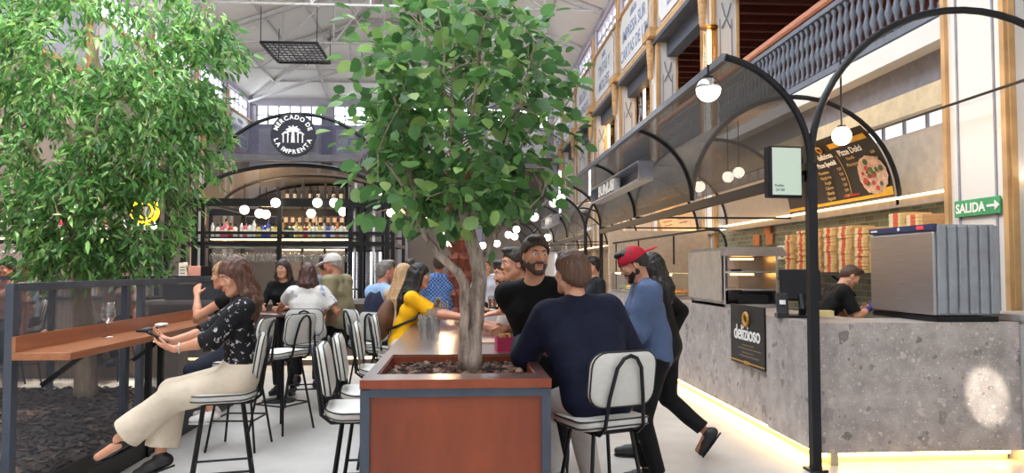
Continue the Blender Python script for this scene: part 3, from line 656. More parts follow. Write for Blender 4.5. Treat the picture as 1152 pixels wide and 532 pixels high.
# ---- stone counter
def terrazzo():
    k = N('terrazzo'); setp(k.b, .38); v = k.coords()
    base = k.ramp(k.noise(v, 5, 6, .65), [(.3, '#8a827e'), (.5, '#a49b97'), (.7, '#b9b1ad')])
    colr = base
    for sc, th, cs in ((6, .27, ('#57504e', '#8d8582')), (12, .27, ('#c4bbb6', '#6a6260')), (24, .27, ('#cfc7c2', '#746c69')), (48, .26, ('#d6cfca', '#7f7773')), (90, .25, ('#d2cbc6', '#867e7a'))):
        nz = k.n('TexNoise'); nz.inputs['Scale'].default_value = sc * 1.1; nz.inputs['Detail'].default_value = 2; k.l(v, nz.inputs['Vector'])
        mx = k.n('VectorMath', operation='SCALE'); mx.inputs['Scale'].default_value = .09 * 10 / sc; k.l(nz.outputs['Color'], mx.inputs[0])
        ad = k.n('VectorMath', operation='ADD'); k.l(v, ad.inputs[0]); k.l(mx.outputs[0], ad.inputs[1])
        vo = k.n('TexVoronoi'); vo.inputs['Scale'].default_value = sc; k.l(ad.outputs[0], vo.inputs['Vector'])
        sp = k.n('SeparateColor'); k.l(vo.outputs['Color'], sp.inputs[0])
        # chip present in some cells only, with a random size
        sz = k.n('Math', operation='MULTIPLY'); sz.inputs[1].default_value = th * 1.5; k.l(sp.outputs[0], sz.inputs[0])
        lt = k.n('Math', operation='LESS_THAN'); k.l(vo.outputs['Distance'], lt.inputs[0]); k.l(sz.outputs[0], lt.inputs[1])
        g = k.n('Math', operation='GREATER_THAN'); g.inputs[1].default_value = .45; k.l(sp.outputs[2], g.inputs[0])
        m = k.n('Math', operation='MULTIPLY'); k.l(lt.outputs[0], m.inputs[0]); k.l(g.outputs[0], m.inputs[1])
        m2 = k.n('Math', operation='MULTIPLY'); m2.inputs[1].default_value = .68; k.l(m.outputs[0], m2.inputs[0])
        cc = k.ramp(sp.outputs[1], [(.35, cs[0]), (.65, cs[1])])
        mix = k.n('Mix', data_type='RGBA'); k.l(m2.outputs[0], mix.inputs['Factor']); k.l(colr, mix.inputs['A']); k.l(cc, mix.inputs['B']); colr = mix.outputs['Result']
    k.l(colr, k.b.inputs['Base Color']); return k.m
M_TER = terrazzo()
ct = thing('stone_counter', 'grey speckled stone service counter with light along its base', 'counter', (SX + .08, 5.95, 0)); c0 = V(SX + .08, 5.95, 0); CL = 9.0; CW = 1.72
b = MB(); b.box((CW / 2, .05, .62), (CW, .1, 1.04)); b.build('front_panel', M_TER, ct)
b = MB(); b.box((.05, .1 + .45, .62), (.1, .9, 1.04)); b.box((.085, 1.0 + (CL - 1) / 2, .62), (.1, CL - 1, 1.04)); b.build('aisle_panel', M_TER, ct)
b = MB(); b.box((.1 + .27, (CL + .1) / 2, 1.112), (.54, CL - .1, .05)); b.box((.64 + (CW - .64) / 2, .36, 1.112), (CW - .64, .52, .05)); b.build('worktop', M_TER, ct)
b = MB(); b.box((.14, CL / 2, .05), (.06, CL, .1)); b.box((CW / 2, .14, .05), (CW - .1, .06, .1)); b.build('plinth', mat('plinth', '#b5a891', .6), ct)
b = MB(); b.box((.085, CL / 2 + .05, .075), (.025, CL, .03)); b.box((CW / 2, .085, .075), (CW - .1, .025, .03)); b.build('light_strip', emit('base_led', '#ffcb7a', 30), ct)
b = MB(); b.box((CW + .03, .1, .56), (.05, .5, 1.12)); b.build('end_plate', mat('pale_grey_plate', '#b9b8bb', .4, .2), ct)
c2 = thing('stone_counter', 'short speckled stone counter at the picture edge right of the pale end plate', 'counter', (SX + 2.28, 6.05, 0))
b = MB(); b.box((.0, .3, .62), (.78, .6, 1.04)); b.build('front_panel', M_TER, c2)
b = MB(); b.box((.0, .3, 1.165), (.82, .66, .05)); b.build('worktop', mat('pale_worktop', '#b4b1b2', .4), c2)
b = MB(); b.box((.0, .36, .05), (.7, .5, .1)); b.build('plinth', MATS['plinth'], c2)
# poster hung on the counter side
po = thing('poster', 'black delizioso poster hung on the aisle side of the stone counter', 'poster', (SX + .07, 7.43, .91))
b = MB(); b.box((.012, 0, 0), (.016, .9, .6)); b.build('sheet', mat('poster_black', '#17171a', .45), po)
M_GOLD = mat('print_gold', '#b98632', .5); M_PW = mat('print_white', '#f0efec', .5)
b = MB(); b.tube([(-.004, .06 * math.cos(a * PI / 12) * 1.0, .16 + .06 * math.sin(a * PI / 12)) for a in range(24)], [.017 if a % 2 else .021 for a in range(24)], 6, True); b.build('ring_emblem', M_GOLD, po)
b = MB(); put_text(b, 'delizioso', .21, (.002, -.0, .015), (0, -1, 0), (0, 0, 1), bold=.0025, spacing=.95); b.build('lettering', M_PW, po)
b = MB()
for z, w_, m in ((-.1, .3, 0), (-.135, .6, 0), (-.175, .3, 0), (-.21, .5, 0)): b.box((.002, -.02 if w_ < .4 else -.06, z), (.004, w_, .009))
b.build('small_print', mat('print_grey', '#7d6a4e', .6), po)
b = MB(); b.box((.002, 0, -.272), (.004, .88, .013)); b.box((.002, 0, -.272), (.006, .14, .03)); b.build('gold_line', M_GOLD, po)
# post-mounted screen
p = atY(881, 194, 5.86); sc = thing('order_screen', 'upright black framed screen with pale green display on the near post', 'screen', p, .14)
b = MB(); b.box((0, 0, 0), (.3, .075, .41), bev=.01); b.build('housing', M_BLACK, sc)
b = MB(); b.box((.008, -.04, .005), (.25, .006, .375)); b.build('display', emit('pale_green', '#c3d3c2', .8), sc)
b = MB(); put_text(b, 'Pedido', .03, (-.06, -.0445, -.11), (1, 0, 0), (0, 0, 1)); put_text(b, '24 00', .035, (-.055, -.0445, -.145), (1, 0, 0), (0, 0, 1)); b.build('lettering', mat('screen_text', '#5f6b66', .6), sc)
b = MB(); b.bar((.12, 0, 0), (.2, .0, 0), .03); b.box((.14, 0, .1), (.05, .04, .06)); b.build('bracket', M_BLACK, sc)
# steel fridge on the counter
fr = thing('counter_fridge', 'stainless steel counter fridge with ribbed grey side on the stone counter', 'fridge', (3.86, 5.98, 1.14))
b = MB(); b.box((.28, .5, .43), (.5, .98, .75), bev=.006)
b.build('cabinet', mat('fridge_grey', '#92969d', .45, .3), fr)
b = MB()
for i in range(6): b.box((.06 + i * .09, .0, .43), (.07, .025, .73), bev=.008)
b.build('ribbed_side', MATS['fridge_grey'], fr)
def brushed():
    k = N('brushed_steel'); setp(k.b, .36, 1); v = k.coords((1, 1, 120)); n = k.noise(v, 3, 3); k.l(k.ramp(n, [(.3, '#b5b2b4'), (.7, '#d0cdcf')]), k.b.inputs['Base Color']); return k.m
M_BRUSH = brushed(); MATS['brushed_steel'] = M_BRUSH
b = MB(); b.box((.015, .5, .4), (.035, .97, .69), bev=.01); b.build('door', M_BRUSH, fr)
b = MB(); b.box((.015, .5, .785), (.036, .98, .05)); b.build('control_panel', mat('navy_panel', '#26345e', .4), fr)
b = MB(); b.box((-.006, .18, .785), (.01, .09, .03)); b.build('red_display', emit('red_led', '#d83a50', 1.2), fr)
b = MB(); b.box((-.006, .9, .785), (.008, .1, .016)); b.box((-.006, .5, .785), (.008, .025, .025), Matrix.Rotation(.785, 3, 'X')); b.build('white_mark', M_PW, fr)
b = MB(); b.box((.28, .5, .022), (.52, .99, .045)); b.build('base', M_BLACK, fr)
# warming cabinet
wc = thing('pizza_warmer', 'steel pizza warming cabinet with lit shelves on the counter', 'display cabinet', (2.9, 8.3, 1.14))
b = MB(); b.box((.31, 1.18, .3), (.62, .03, .6)); b.box((.01, .6, .3), (.02, 1.2, .58)); b.box((.61, .6, .3), (.02, 1.2, .58)); b.box((.31, .6, .02), (.62, 1.2, .04)); b.build('cabinet', M_BRUSH, wc)
for z in (.2, .4): b = MB(); b.box((.31, .6, z), (.58, 1.1, .02)); b.build('shelf', M_CHROME, wc)
b = MB(); b.prism([(-.04, .58), (.72, .58), (.66, .68), (.02, .68)], (0, -.05, 0), (1, 0, 0), (0, 0, 1), (0, 1.25, 0)); b.build('hood', mat('hood_steel', '#a3988f', .35, .8), wc)
for z in (.55, .37): b = MB(); b.box((.36, .4, z), (.26, .06, .02)); b.build('heat_lamp', emit('heat_lamp', '#ffb65c', 12), wc)
b = MB(); b.box((.31, .0, .49), (.56, .01, .16)); b.box((.31, .0, .3), (.56, .01, .17)); b.build('glass_door', M_GLASS, wc)
b = MB(); b.bar((.08, -.02, .42), (.2, -.02, .42), .02); b.bar((.08, -.02, .19), (.2, -.02, .19), .02); b.build('handle', M_BLACK, wc)
b = MB(); b.box((.33, -.005, .1), (.34, .02, .09)); b.build('vent_panel', M_BLACK, wc)
b = MB(); b.box((-.03, .6, .36), (.02, 1.2, .56)); b.build('side_shield', mat('frosted_shield', '#bdb2a4', .35, .3), wc)
# till
ti = thing('till', 'black touch screen till seen from behind on the stone counter', 'till', (2.92, 6.7, 1.14), -.2)
b = MB(); b.box((.12, 0, .29), (.36, .04, .29), Matrix.Rotation(-.25, 3, 'X'), bev=.012); b.build('screen', M_BLACK, ti)
b = MB(); b.tube([(.12, -.03, .2), (.12, -.1, .08), (.12, -.06, .02)], .035, 8); b.box((.12, -.02, .012), (.26, .24, .025)); b.build('stand', M_BLACK, ti)
b = MB(); b.box((-.06, -.1, .12), (.1, .06, .2), Matrix.Rotation(-.3, 3, 'X'), bev=.01); b.box((-.06, -.08, .02), (.1, .14, .04)); b.build('card_reader', mat('reader_black', '#222226', .35), ti)
b = MB(); b.box((-.065, -.142, .14), (.05, .006, .04), Matrix.Rotation(-.3, 3, 'X')); b.box((-.05, -.12, .05), (.04, .006, .05)); b.build('sticker', M_PW, ti)
b = MB(); b.box((.3, -.05, .04), (.16, .12, .05)); b.build('note_pad', mat('cream_note', '#dcc98a', .6), ti)
# rails over the counter
sr = thing('counter_rail', 'black tube guard rail with rounded corner above the counter glass', 'rail', (SX + .2, 9.2, 1.14))
b = MB(); b.tube([(.3, 0, 0), (.3, 0, .75), (.28, .03, .86), (.25, .12, .92), (.2, .3, .94), (.0, 5.6, .94)], .018, 8); b.build('tube', M_BLACK, sr)
for y in (1.8, 3.8, 5.5): b = MB(); b.tube([(.2 - y * .03, y, .0 if y > 5 else .5), (.2 - y * .03, y, .94)], .013, 6); b.build('hanger', M_BLACK, sr)
# lit food display further along the aisle
dc_ = thing('food_display', 'glass food display case lit yellow further along the aisle', 'display case', (SX + .1, 10.6, 1.14))
b = MB(); b.box((.3, 2.0, .02), (.56, 4.0, .04)); b.build('base', M_BRUSH, dc_)
b = MB(); b.box((.02, 2.0, .2), (.012, 4.0, .32)); b.box((.3, 2.0, .37), (.56, 4.0, .012)); b.box((.3, 0.01, .2), (.56, .012, .32)); b.build('glass', M_GLASS, dc_)
b = MB(); b.box((.1, 2.0, .35), (.03, 3.9, .02)); b.build('light_strip', emit('display_led', '#ffe09a', 14), dc_)
M_FOOD = [mat('food_%d' % i, c_, .6, var=.3, scale=30) for i, c_ in enumerate(('#c98a3e', '#a8402c', '#d9c48a', '#6d7a3a', '#8a5a30'))]
for i in range(9):
    t = thing('food_tray', 'steel tray of %s food in the lit glass display' % ['golden', 'red', 'cream', 'green', 'brown'][i % 5], 'tray', (SX + .42, 10.85 + i * .43, 1.18), group='trays in the lit food display')
    b = MB(); b.box((0, 0, .02), (.36, .36, .03), bev=.008); b.build('tray', M_BRUSH, t)
    b = MB()
    for j in range(14): b.ball((random.uniform(-.13, .13), random.uniform(-.13, .13), .05), (.05, .04, .035), 8, 6)
    o = b.build('food', M_FOOD[i % 5], t, 1); o['kind'] = 'stuff'
# rear wall of the stall: green tiles, shelf, wall counter
k = N('green_tiles'); setp(k.b, .22); br = k.n('TexBrick'); v = k.coords(rot=(PI / 2, 0, PI / 2)); k.l(v, br.inputs['Vector'])
br.inputs['Color1'].default_value = srgb('#5f6658'); br.inputs['Color2'].default_value = srgb('#79806c'); br.inputs['Mortar'].default_value = srgb('#8d8f80')
br.inputs['Scale'].default_value = 1; br.inputs['Brick Width'].default_value = .24; br.inputs['Row Height'].default_value = .085; br.inputs['Mortar Size'].default_value = .007
c_ = k.n('TexCoord'); sp = k.n('SeparateXYZ'); cb = k.n('CombineXYZ'); k.l(c_.outputs['Object'], sp.inputs[0]); k.l(sp.outputs[1], cb.inputs[0]); k.l(sp.outputs[2], cb.inputs[1]); k.l(cb.outputs[0], br.inputs['Vector']); k.l(br.outputs[0], k.b.inputs['Base Color']); M_TILE = k.m
b = MB(); b.box((XR + .05, 10.6, 1.19), (.1, 12.4, 2.38)); struct(b.build('wall_stall', M_TILE))
b = MB(); b.box((XR + .05, 30.5, 1.25), (.1, 27, 2.5)); struct(b.build('wall_stall_far', mat('stall_wall_far', '#a58b70', .6, var=.2)))
for y in (16.3,): b = MB(); b.box((4.3, y, 1.2), (2.3, .12, 2.4)); struct(b.build('wall_partition', mat('partition', '#b9a794', .6)))
ws = thing('wall_shelf', 'dark shelf along the green tiles carrying the pizza boxes', 'shelf', (XR - .2, 10.2, 1.5))
b = MB(); b.box((0, 0, 0), (.42, 4.6, .04)); b.build('board', M_STEEL, ws)
for y in (-2, 0, 2): b = MB(); b.bar((.18, y, -.3), (-.15, y, -.02), .03); b.build('bracket', M_BLACK, ws)
wk = thing('prep_counter', 'cream fronted preparation counter under the pizza box shelf', 'counter', (XR - .45, 10.0, 0))
b = MB(); b.box((.1, 0, .42), (.5, 6.4, .84)); b.build('body', mat('cream_front', '#c9b08d', .5), wk)
b = MB(); b.box((.08, 0, .88), (.58, 6.5, .06)); b.build('top', M_BRUSH, wk)
M_KR = N('pizza_box'); setp(M_KR.b, .7); tc = M_KR.n('TexCoord'); sp = M_KR.n('SeparateXYZ'); M_KR.l(tc.outputs['Generated'], sp.inputs[0])
M_KR.l(M_KR.ramp(sp.outputs[1], [(0, '#d3a877'), (.22, '#c7d35a'), (.3, '#e2c79f'), (.42, '#d8613f'), (.72, '#e8d2ae'), (.95, '#c9d15e')], 'CONSTANT'), M_KR.b.inputs['Base Color']); M_KR = M_KR.m
pb0 = None; 
def pbox(loc, lab, group, kraft=False):
    global pb0
    b = None
    if pb0 is None:
        b = MB(); b.box((0, 0, .0), (.33, .33, .04), bev=.004); o = b.build('pizza_box', M_KR); pb0 = o
    else: o = pb0.copy(); COL.objects.link(o)
    o.location = loc; o.rotation_euler = (0, 0, random.uniform(-.05, .05)); tag(o, lab, 'pizza box', group); return o
for s, (y, n) in enumerate(((8.98, 13), (9.36, 14), (9.78, 15), (10.2, 15), (10.62, 15), (11.06, 15), (11.5, 14))):
    for j in range(n): pbox((XR - .22 + random.uniform(-.01, .01), y, 1.545 + j * .0415), 'flat pizza box in the printed stacks on the tiled wall shelf', 'pizza boxes stacked on the wall shelf')
for s, (y, n) in enumerate(((8.55, 17), (8.2, 16))):
    for j in range(n): pbox((XR - .22, y, 1.545 + j * .0415), 'flat pizza box in the stacks showing over the steel fridge', 'pizza boxes stacked behind the fridge')
sh2 = thing('wall_shelf', 'short dark shelf carrying pizza boxes behind the steel fridge', 'shelf', (XR - .2, 7.9, 1.5)); b = MB(); b.box((0, .5, 0), (.42, .95, .04)); b.build('board', M_STEEL, sh2)
t = thing('wall_socket', 'white socket box on the green tiles beside the warmer', 'socket', (XR - .02, 12.6, 1.85)); b = MB(); b.box((0, 0, 0), (.05, .3, .24), bev=.01); b.build('box', M_WHITE, t); b = MB(); b.ball((-.03, -.07, -.05), .03, 8, 6); b.build('knob', M_BLACK, t)
for i, (y, z) in enumerate(((13.1, 2.1), (13.7, 2.1), (13.2, 2.3))):
    t = tag(MB().box((0, 0, 0), (.03, .3, .2), bev=.005).build('poster_card', mat('orange_card', '#b8703e', .6), loc=(XR - .03, y, z)), 'small orange card pinned to the green tiles', 'card', 'orange cards on the tiles')
# menu boards following the inner curve of the vault
def curve_pt(y, s, off=0): a = s / 1.27; return V(CX + (1.27 - off) * math.cos(a), y, SZ + (1.27 - off) * math.sin(a))
def cput(mb, txt, size, y, s, **kw):
    vs, fs = glyphs(txt, size, **kw); mb.add([curve_pt(y - v.x, s + v.y, .012 + v.z) for v in vs], fs); return mb
def cbox(mb, y, s, w, h, off=.01, n=4):
    A = [curve_pt(y - w / 2, s - h / 2 + h * i / n, off) for i in range(n + 1)]; Bq = [curve_pt(y + w / 2, s - h / 2 + h * i / n, off) for i in range(n + 1)]
    o = len(mb.v); mb.add(A + Bq, [(i, i + 1, n + 2 + i, n + 1 + i) for i in range(n)]); return mb
mbd = thing('menu_board', 'curved black menu board with pizza picture over the stall', 'menu board', (0, 0, 0))
mbd.location = V(CX + 1.27, 10.5, SZ); mo = mbd.location.copy()
def rel(mb): mb.v = [tuple(Vector(v) - mo) for v in mb.v]; return mb
rel(cbox(MB(), 10.5, .58, 3.0, 1.0, 0, 16)).build('board', mat('board_black', '#1d1715', .5), mbd, 1)
m = MB(); cbox(m, 9.55, .93, .95, .08); cbox(m, 10.5, .12, 3.0, .045); cbox(m, 9.15, .16, .3, .09, .014); rel(m).build('yellow_bar', mat('menu_yellow', '#d9a32a', .5), mbd)
m = MB(); cput(m, 'deliziosa', .12, 10.28, .81, bold=.002); cput(m, 'Pizze Speciali', .10, 10.36, .69, bold=.002); cput(m, 'Pizze Dolci', .13, 9.62, .79, bold=.002); rel(m).build('heading', M_PW, mbd)
m = MB()
for i, w_ in enumerate(('Prosciutto', 'Margherita', 'Funghi', 'Calzone', 'Diavola', 'Vegetale')): cput(m, w_, .07, 10.55, .58 - i * .078); cput(m, '9,50', .06, 10.1, .58 - i * .078)
for i, w_ in enumerate(('Nutella', 'Mascarpone')): cput(m, w_, .07, 9.7, .69 - i * .09); cput(m, '6,50', .055, 9.15, .69 - i * .09)
cbox(m, 9.99, .48, .015, .6); rel(m).build('price_list', mat('print_tan', '#c2a068', .6), mbd)
m = MB(); m.tube([curve_pt(10.28 + .055 * math.cos(a * PI / 10), .93 + .05 * math.sin(a * PI / 10), .02) for a in range(20)], .012, 5, True); rel(m).build('ring_emblem', M_GOLD, mbd)
m = MB(); cput(m, 'www.delizioso.es', .06, 10.0, .19); rel(m).build('red_print', mat('print_red', '#c8452f', .6), mbd)
def disc_pts(y, s, r, n=32, off=.015, wob=0): return [curve_pt(y + r * math.cos(a * 2 * PI / n) * (1 + wob * math.sin(a * 3.1)), s + r * .8 * math.sin(a * 2 * PI / n) * (1 + wob * math.cos(a * 2.3)), off) for a in range(n)]
m = MB(); m.add(disc_pts(9.36, .4, .33, wob=.04) + [curve_pt(9.36, .4, .02)], [(i, (i + 1) % 32, 32) for i in range(32)]); pz = rel(m).build('pizza_picture', mat('pizza_print', '#cba58c', .6, var=.35, scale=14), mbd)
for mm, n_, nm in ((mat('print_leaf', '#3f5a35', .6), 12, 'leaf_print'), (mat('print_tomato', '#b5382c', .6), 10, 'tomato_print')):
    m = MB()
    for i in range(n_):
        a, r_ = random.uniform(0, 6.3), random.uniform(.03, .26); pts = disc_pts(9.36 + r_ * math.cos(a), .4 + r_ * .8 * math.sin(a), random.uniform(.03, .055), 10, .026); m.add(pts, [tuple(range(10))])
    o = rel(m).build(nm, mm, mbd)
mo = V(CX + 1.27, 18.4, SZ); mb2 = thing('menu_board', 'curved cream menu board on the second stall', 'menu board', mo)
rel(cbox(MB(), 18.5, .6, 3.0, 1.1, 0, 16)).build('board', mat('board_cream', '#d8b48c', .6), mb2, 1)
m = MB()
for j in range(2):
    for i in range(8): cbox(m, 17.9 + j * 1.3, 1.0 - i * .1, random.uniform(.4, .9), .022)
rel(m).build('printed_line', mat('print_brown', '#7a5a40', .6), mb2)
# exit sign on the column
ex = thing('exit_sign', 'green SALIDA exit sign with white arrow on the white column', 'sign', (XR - .268, 7.3, 2.2))
b = MB(); b.box((-.012, 0, 0), (.02, .68, .17), bev=.004); b.build('plate', mat('exit_green', '#3f9a63', .5), ex)
b = MB(); put_text(b, 'SALIDA', .135, (-.025, .09, -.005), (0, -1, 0), (0, 0, 1), bold=.004, extrude=.001); b.build('lettering', M_PW, ex)
b = MB(); ar = [(-.09, -.012), (.02, -.012), (.02, -.05), (.09, 0), (.02, .05), (.02, .012), (-.09, .012)]; b.prism(ar, (-.024, -.25, 0), (0, -1, 0), (0, 0, 1), (-.003, 0, 0)); b.build('arrow', M_PW, ex)
# globes of the stall
globe(797, 101, 5.75, 14, 'large round globe lamp with chrome cap at the awning tip', 'large stall globes', .2, True)
globe(947, 153, 7.6, 11, 'large lit globe lamp hung before the black menu board', 'large stall globes', .9)
for (x, y, Y) in ((787, 210, 10.5), (819, 199, 8.6), (831, 194, 8.4)): globe(x, y, Y, 6.5, 'lit globe lamp under the near awning left of the order screen', 'globes under the near awning', .6)
far = ((623, 228, 17.5), (631, 223, 17), (601, 244, 20), (572, 264, 26), (581, 258, 24), (616, 267, 24), (615, 277, 27), (559, 274, 30), (543, 276, 32), (579, 266, 28), (738, 256, 22), (745, 254, 21))
for i, (x, y, Y) in enumerate(far):
    q = atY(x, y, Y); globe(x, y, Y, 5 if Y < 21 else 4, 'lit globe lamp hanging over the aisle beyond the planter tree', 'globes over the far aisle', max(.3, 3.3 - q.z))
for i, Y in enumerate((17, 17.5, 20, 24, 26, 27, 28, 30, 32)):
    b = MB(); b.tube([(-4.5, Y, 3.3), (AC + .2, Y, 3.3)], .012, 5); struct(b.build('trim_%d' % (50 + i), M_BLACK))
# ================================================================== planter table
M_RED = woodm('red_wood', '#6a2d1b', '#a04f2e', .36, (1.5, 1.5, .45), 2.2); M_TOPW = woodm('table_wood', '#4f2a24', '#6b3c34', .2, (4, .5, 4), 2.5, 1.0); M_TOPW.node_tree.nodes['Principled BSDF'].inputs['Coat IOR'].default_value = 1.75; M_TOPW.node_tree.nodes['Principled BSDF'].inputs['Coat Roughness'].default_value = .3
TX0, TX1, TY0, TY1, TZ = -.49, .42, 3.65, 9.8, 1.05
pt = thing('planter_table', 'long red wood bar table with tree planters built into its ends', 'table', ((TX0 + TX1) / 2, TY0, 0)); po_ = pt.location.copy(); W_ = TX1 - TX0
def ring(b, y0, y1, x0, x1, yy0, yy1, z, th):      # a slab with a rectangular opening
    b.box(((x0 + x1) / 2, (y0 + yy0) / 2, z), (x1 - x0, yy0 - y0, th)); b.box(((x0 + x1) / 2, (yy1 + y1) / 2, z), (x1 - x0, y1 - yy1, th))
b = MB(); hw = W_ / 2
for q0, q1, s0, s1 in ((0, 1.2, .2, 1.06), (4.95, 6.15, 5.1, 5.95)):
    b.box((-(hw + .34) / 2 - .03, (s0 + s1) / 2, TZ - .02), (hw - .40 + .0, s1 - s0, .04)); b.box(((hw + .34) / 2 + .03, (s0 + s1) / 2, TZ - .02), (hw - .40, s1 - s0, .04))
    b.box((0, (q0 + s0) / 2, TZ - .02), (W_, s0 - q0, .04)); b.box((0, (s1 + q1) / 2, TZ - .02), (W_, q1 - s1, .04))
b.box((0, (1.2 + 4.95) / 2, TZ - .02), (W_, 3.75, .04)); b.build('table_top', M_TOPW, pt)
b = MB(); b.box((0, -.004, TZ - .02), (W_ + .004, .012, .042)); b.build('front_edge', M_RED, pt)
for q0, s0, s1 in ((0, .2, 1.06), (4.95, 5.1, 5.95)):
    b = MB(); x = hw - .02 - .055
    x = .395
    for sx in (-1, 1): b.box((sx * (x + .008), (s0 + s1) / 2, TZ - .16), (.016, s1 - s0, .30))
    for y in (s0 + .008, s1 - .008): b.box((0, y, TZ - .16), (2 * x, .016, .30))
    b.build('planter_box', M_RED, pt)
    o = q0 + 1.15 if q0 == 0 else q0
    y0_, y1_ = (.03, 1.16) if q0 == 0 else (4.99, 6.12)
    b = MB(); b.box((0, y0_, .5), (W_ - .09, .025, .96)); b.build('front_panel', M_RED, pt)
    b = MB()
    for sx in (-1, 1): b.box((sx * (hw - .055), (y0_ + y1_) / 2, .5), (.02, y1_ - y0_ - .03, .96))
    b.box((0, y1_, .5), (W_ - .09, .025, .96)); b.build('side_panel', M_RED, pt)
    for x in (-hw + .0225, hw - .0225):
        for y in (y0_ - .01, y1_ + .01): b = MB(); b.box((x, y, (TZ - .045) / 2), (.045, .045, TZ - .045)); b.build('frame_leg', M_GRAPH, pt)
    b = MB()
    for y in (y0_ - .01, y1_ + .01): b.box((0, y, TZ - .062), (W_ - .09, .04, .04))
    for sx in (-1, 1): b.box((sx * (hw - .0225), (y0_ + y1_) / 2, TZ - .062), (.04, y1_ - y0_ - .03, .04))
    b.build('frame_rail', M_GRAPH, pt)
for y in (2.4, 3.7):
    b = MB()
    for x in (-hw + .1, hw - .1): b.box((x, y, (TZ - .04) / 2), (.05, .05, TZ - .04))
    b.box((0, y, TZ - .07), (W_ - .25, .05, .05)); b.build('trestle', M_GRAPH, pt)
# bark mulch
def mulch(name, lab, x0, x1, y0, y1, z, n, sz, base, m2, seed):
    rnd = random.Random(seed); b = MB(); nx, ny = 14, 14
    for i in range(nx + 1):
        for j in range(ny + 1): b.v.append((x0 + (x1 - x0) * i / nx, y0 + (y1 - y0) * j / ny, z - .012 + rnd.uniform(-.006, .006)))
    b.f = [(i * (ny + 1) + j, (i + 1) * (ny + 1) + j, (i + 1) * (ny + 1) + j + 1, i * (ny + 1) + j + 1) for i in range(nx) for j in range(ny)]
    for i in range(n):
        M = Euler((rnd.uniform(-.5, .5), rnd.uniform(-.5, .5), rnd.uniform(0, 6.3))).to_matrix(); s = sz * rnd.uniform(.5, 1.4)
        b.box((rnd.uniform(x0 + s / 2, x1 - s / 2), rnd.uniform(y0 + s / 2, y1 - s / 2), z + rnd.uniform(-.005, .012)), (s, s * rnd.uniform(.35, .7), s * .22), M)
    o = b.build(name, base); tag(o, lab, 'mulch', kind='stuff'); return o
def chipm(name, stops):
    k = N(name); setp(k.b, .8); g = k.n('NewGeometry'); k.l(k.ramp(g.outputs['Random Per Island'], stops, 'CONSTANT'), k.b.inputs['Base Color']); return k.m
M_CHIP = chipm('bark_chips', [(0, '#3a2620'), (.3, '#4f352b'), (.55, '#6b4a3b'), (.78, '#8a6a58'), (.9, '#2a1d19')])
YC = TY0 + .63
mulch('bark_mulch', 'brown bark mulch filling the near planter around the tree trunk', TX0 + po_.x * 0 + .07, TX1 - .07, TY0 + .215, TY0 + 1.045, TZ - .055, 900, .045, M_CHIP, None, 3)
mulch('bark_mulch', 'brown bark mulch filling the far planter under the palm', TX0 + .07, TX1 - .07, TY0 + 5.115, TY0 + 5.935, TZ - .055, 300, .05, M_CHIP, None, 4)
for i, (x, y) in enumerate(((575, 401), (586, 403), (567, 400))):
    p = atZ(x, y, TZ - .04); b = MB()
    for j in range(7): b.ball((random.uniform(-.03, .03), random.uniform(-.03, .03), .015 + random.uniform(0, .02)), (.025, .02, .014), 8, 5)
    tag(b.build('pale_bark_clump', mat('pale_bark', '#a8897a', .8, var=.3, scale=30), smooth=1, loc=p), 'pale clump of dry bark on the planter soil %s' % ['in the middle of the three', 'nearest the planter corner', 'nearest the trunk'][i], 'bark')
# ================================================================== trees
def leafm(name, stops, trans=.45):
    k = N(name); g = k.n('NewGeometry'); c = k.ramp(g.outputs['Random Per Island'], stops); setp(k.b, .42); k.l(c, k.b.inputs['Base Color'])
    t = k.n('BsdfTranslucent'); k.l(c, t.inputs['Color']); m = k.n('MixShader'); m.inputs[0].default_value = trans
    k.l(k.b.outputs[0], m.inputs[1]); k.l(t.outputs[0], m.inputs[2]); k.l(m.outputs[0], k.out.inputs[0]); return k.m
def leaf_cloud(name, pts, dirs, L, W, m, parent, seed, droop=.3, round_=True):
    """each leaf a small folded blade; numpy arrays in, one mesh out"""
    r = np.random.default_rng(seed); n = len(pts); P = np.asarray(pts, np.float64); D = np.asarray(dirs, np.float64)
    D = D + r.normal(0, .45, (n, 3)); D[:, 2] -= droop; D /= np.linalg.norm(D, axis=1)[:, None]
    up = r.normal(0, .5, (n, 3)) + [0, 0, 1.0]; X = np.cross(D, up); X /= np.linalg.norm(X, axis=1)[:, None]; Z = np.cross(X, D)
    s = r.uniform(.6, 1.25, n)[:, None]; L_ = L * s; W_ = W * s * r.uniform(.8, 1.1, (n, 1))
    if round_: prof = [(0, 0, 0), (.18, .42, .06), (.5, .5, .09), (.8, .3, .05), (1, 0, -.08), (.8, -.3, .05), (.5, -.5, .09), (.18, -.42, .06)]
    else: prof = [(0, 0, 0), (.3, .42, .05), (.65, .36, .0), (1, 0, -.16), (.65, -.36, .0), (.3, -.42, .05)]
    k = len(prof); vs = np.zeros((n, k, 3))
    for i, (a, w_, z) in enumerate(prof): vs[:, i] = P + D * (L_ * a) + X * (W_ * w_) + Z * (L_ * z)
    h = k // 2; q = []; base = np.arange(n)[:, None] * k
    for i in range(0, h - 0): pass
    if k == 8: quads = [(0, 1, 2, 3), (0, 3, 4, 4), (0, 4, 5, 5), (0, 5, 6, 7)]; quads = [(0, 1, 2, 3), (0, 3, 4, 5), (0, 5, 6, 7)]
    else: quads = [(0, 1, 2, 3), (0, 3, 4, 5)]
    Q = np.concatenate([base + np.array(f)[None] for f in quads])
    me = mesh_np(name, vs.reshape(-1, 3), Q); return link(name, me, m, parent, 1)
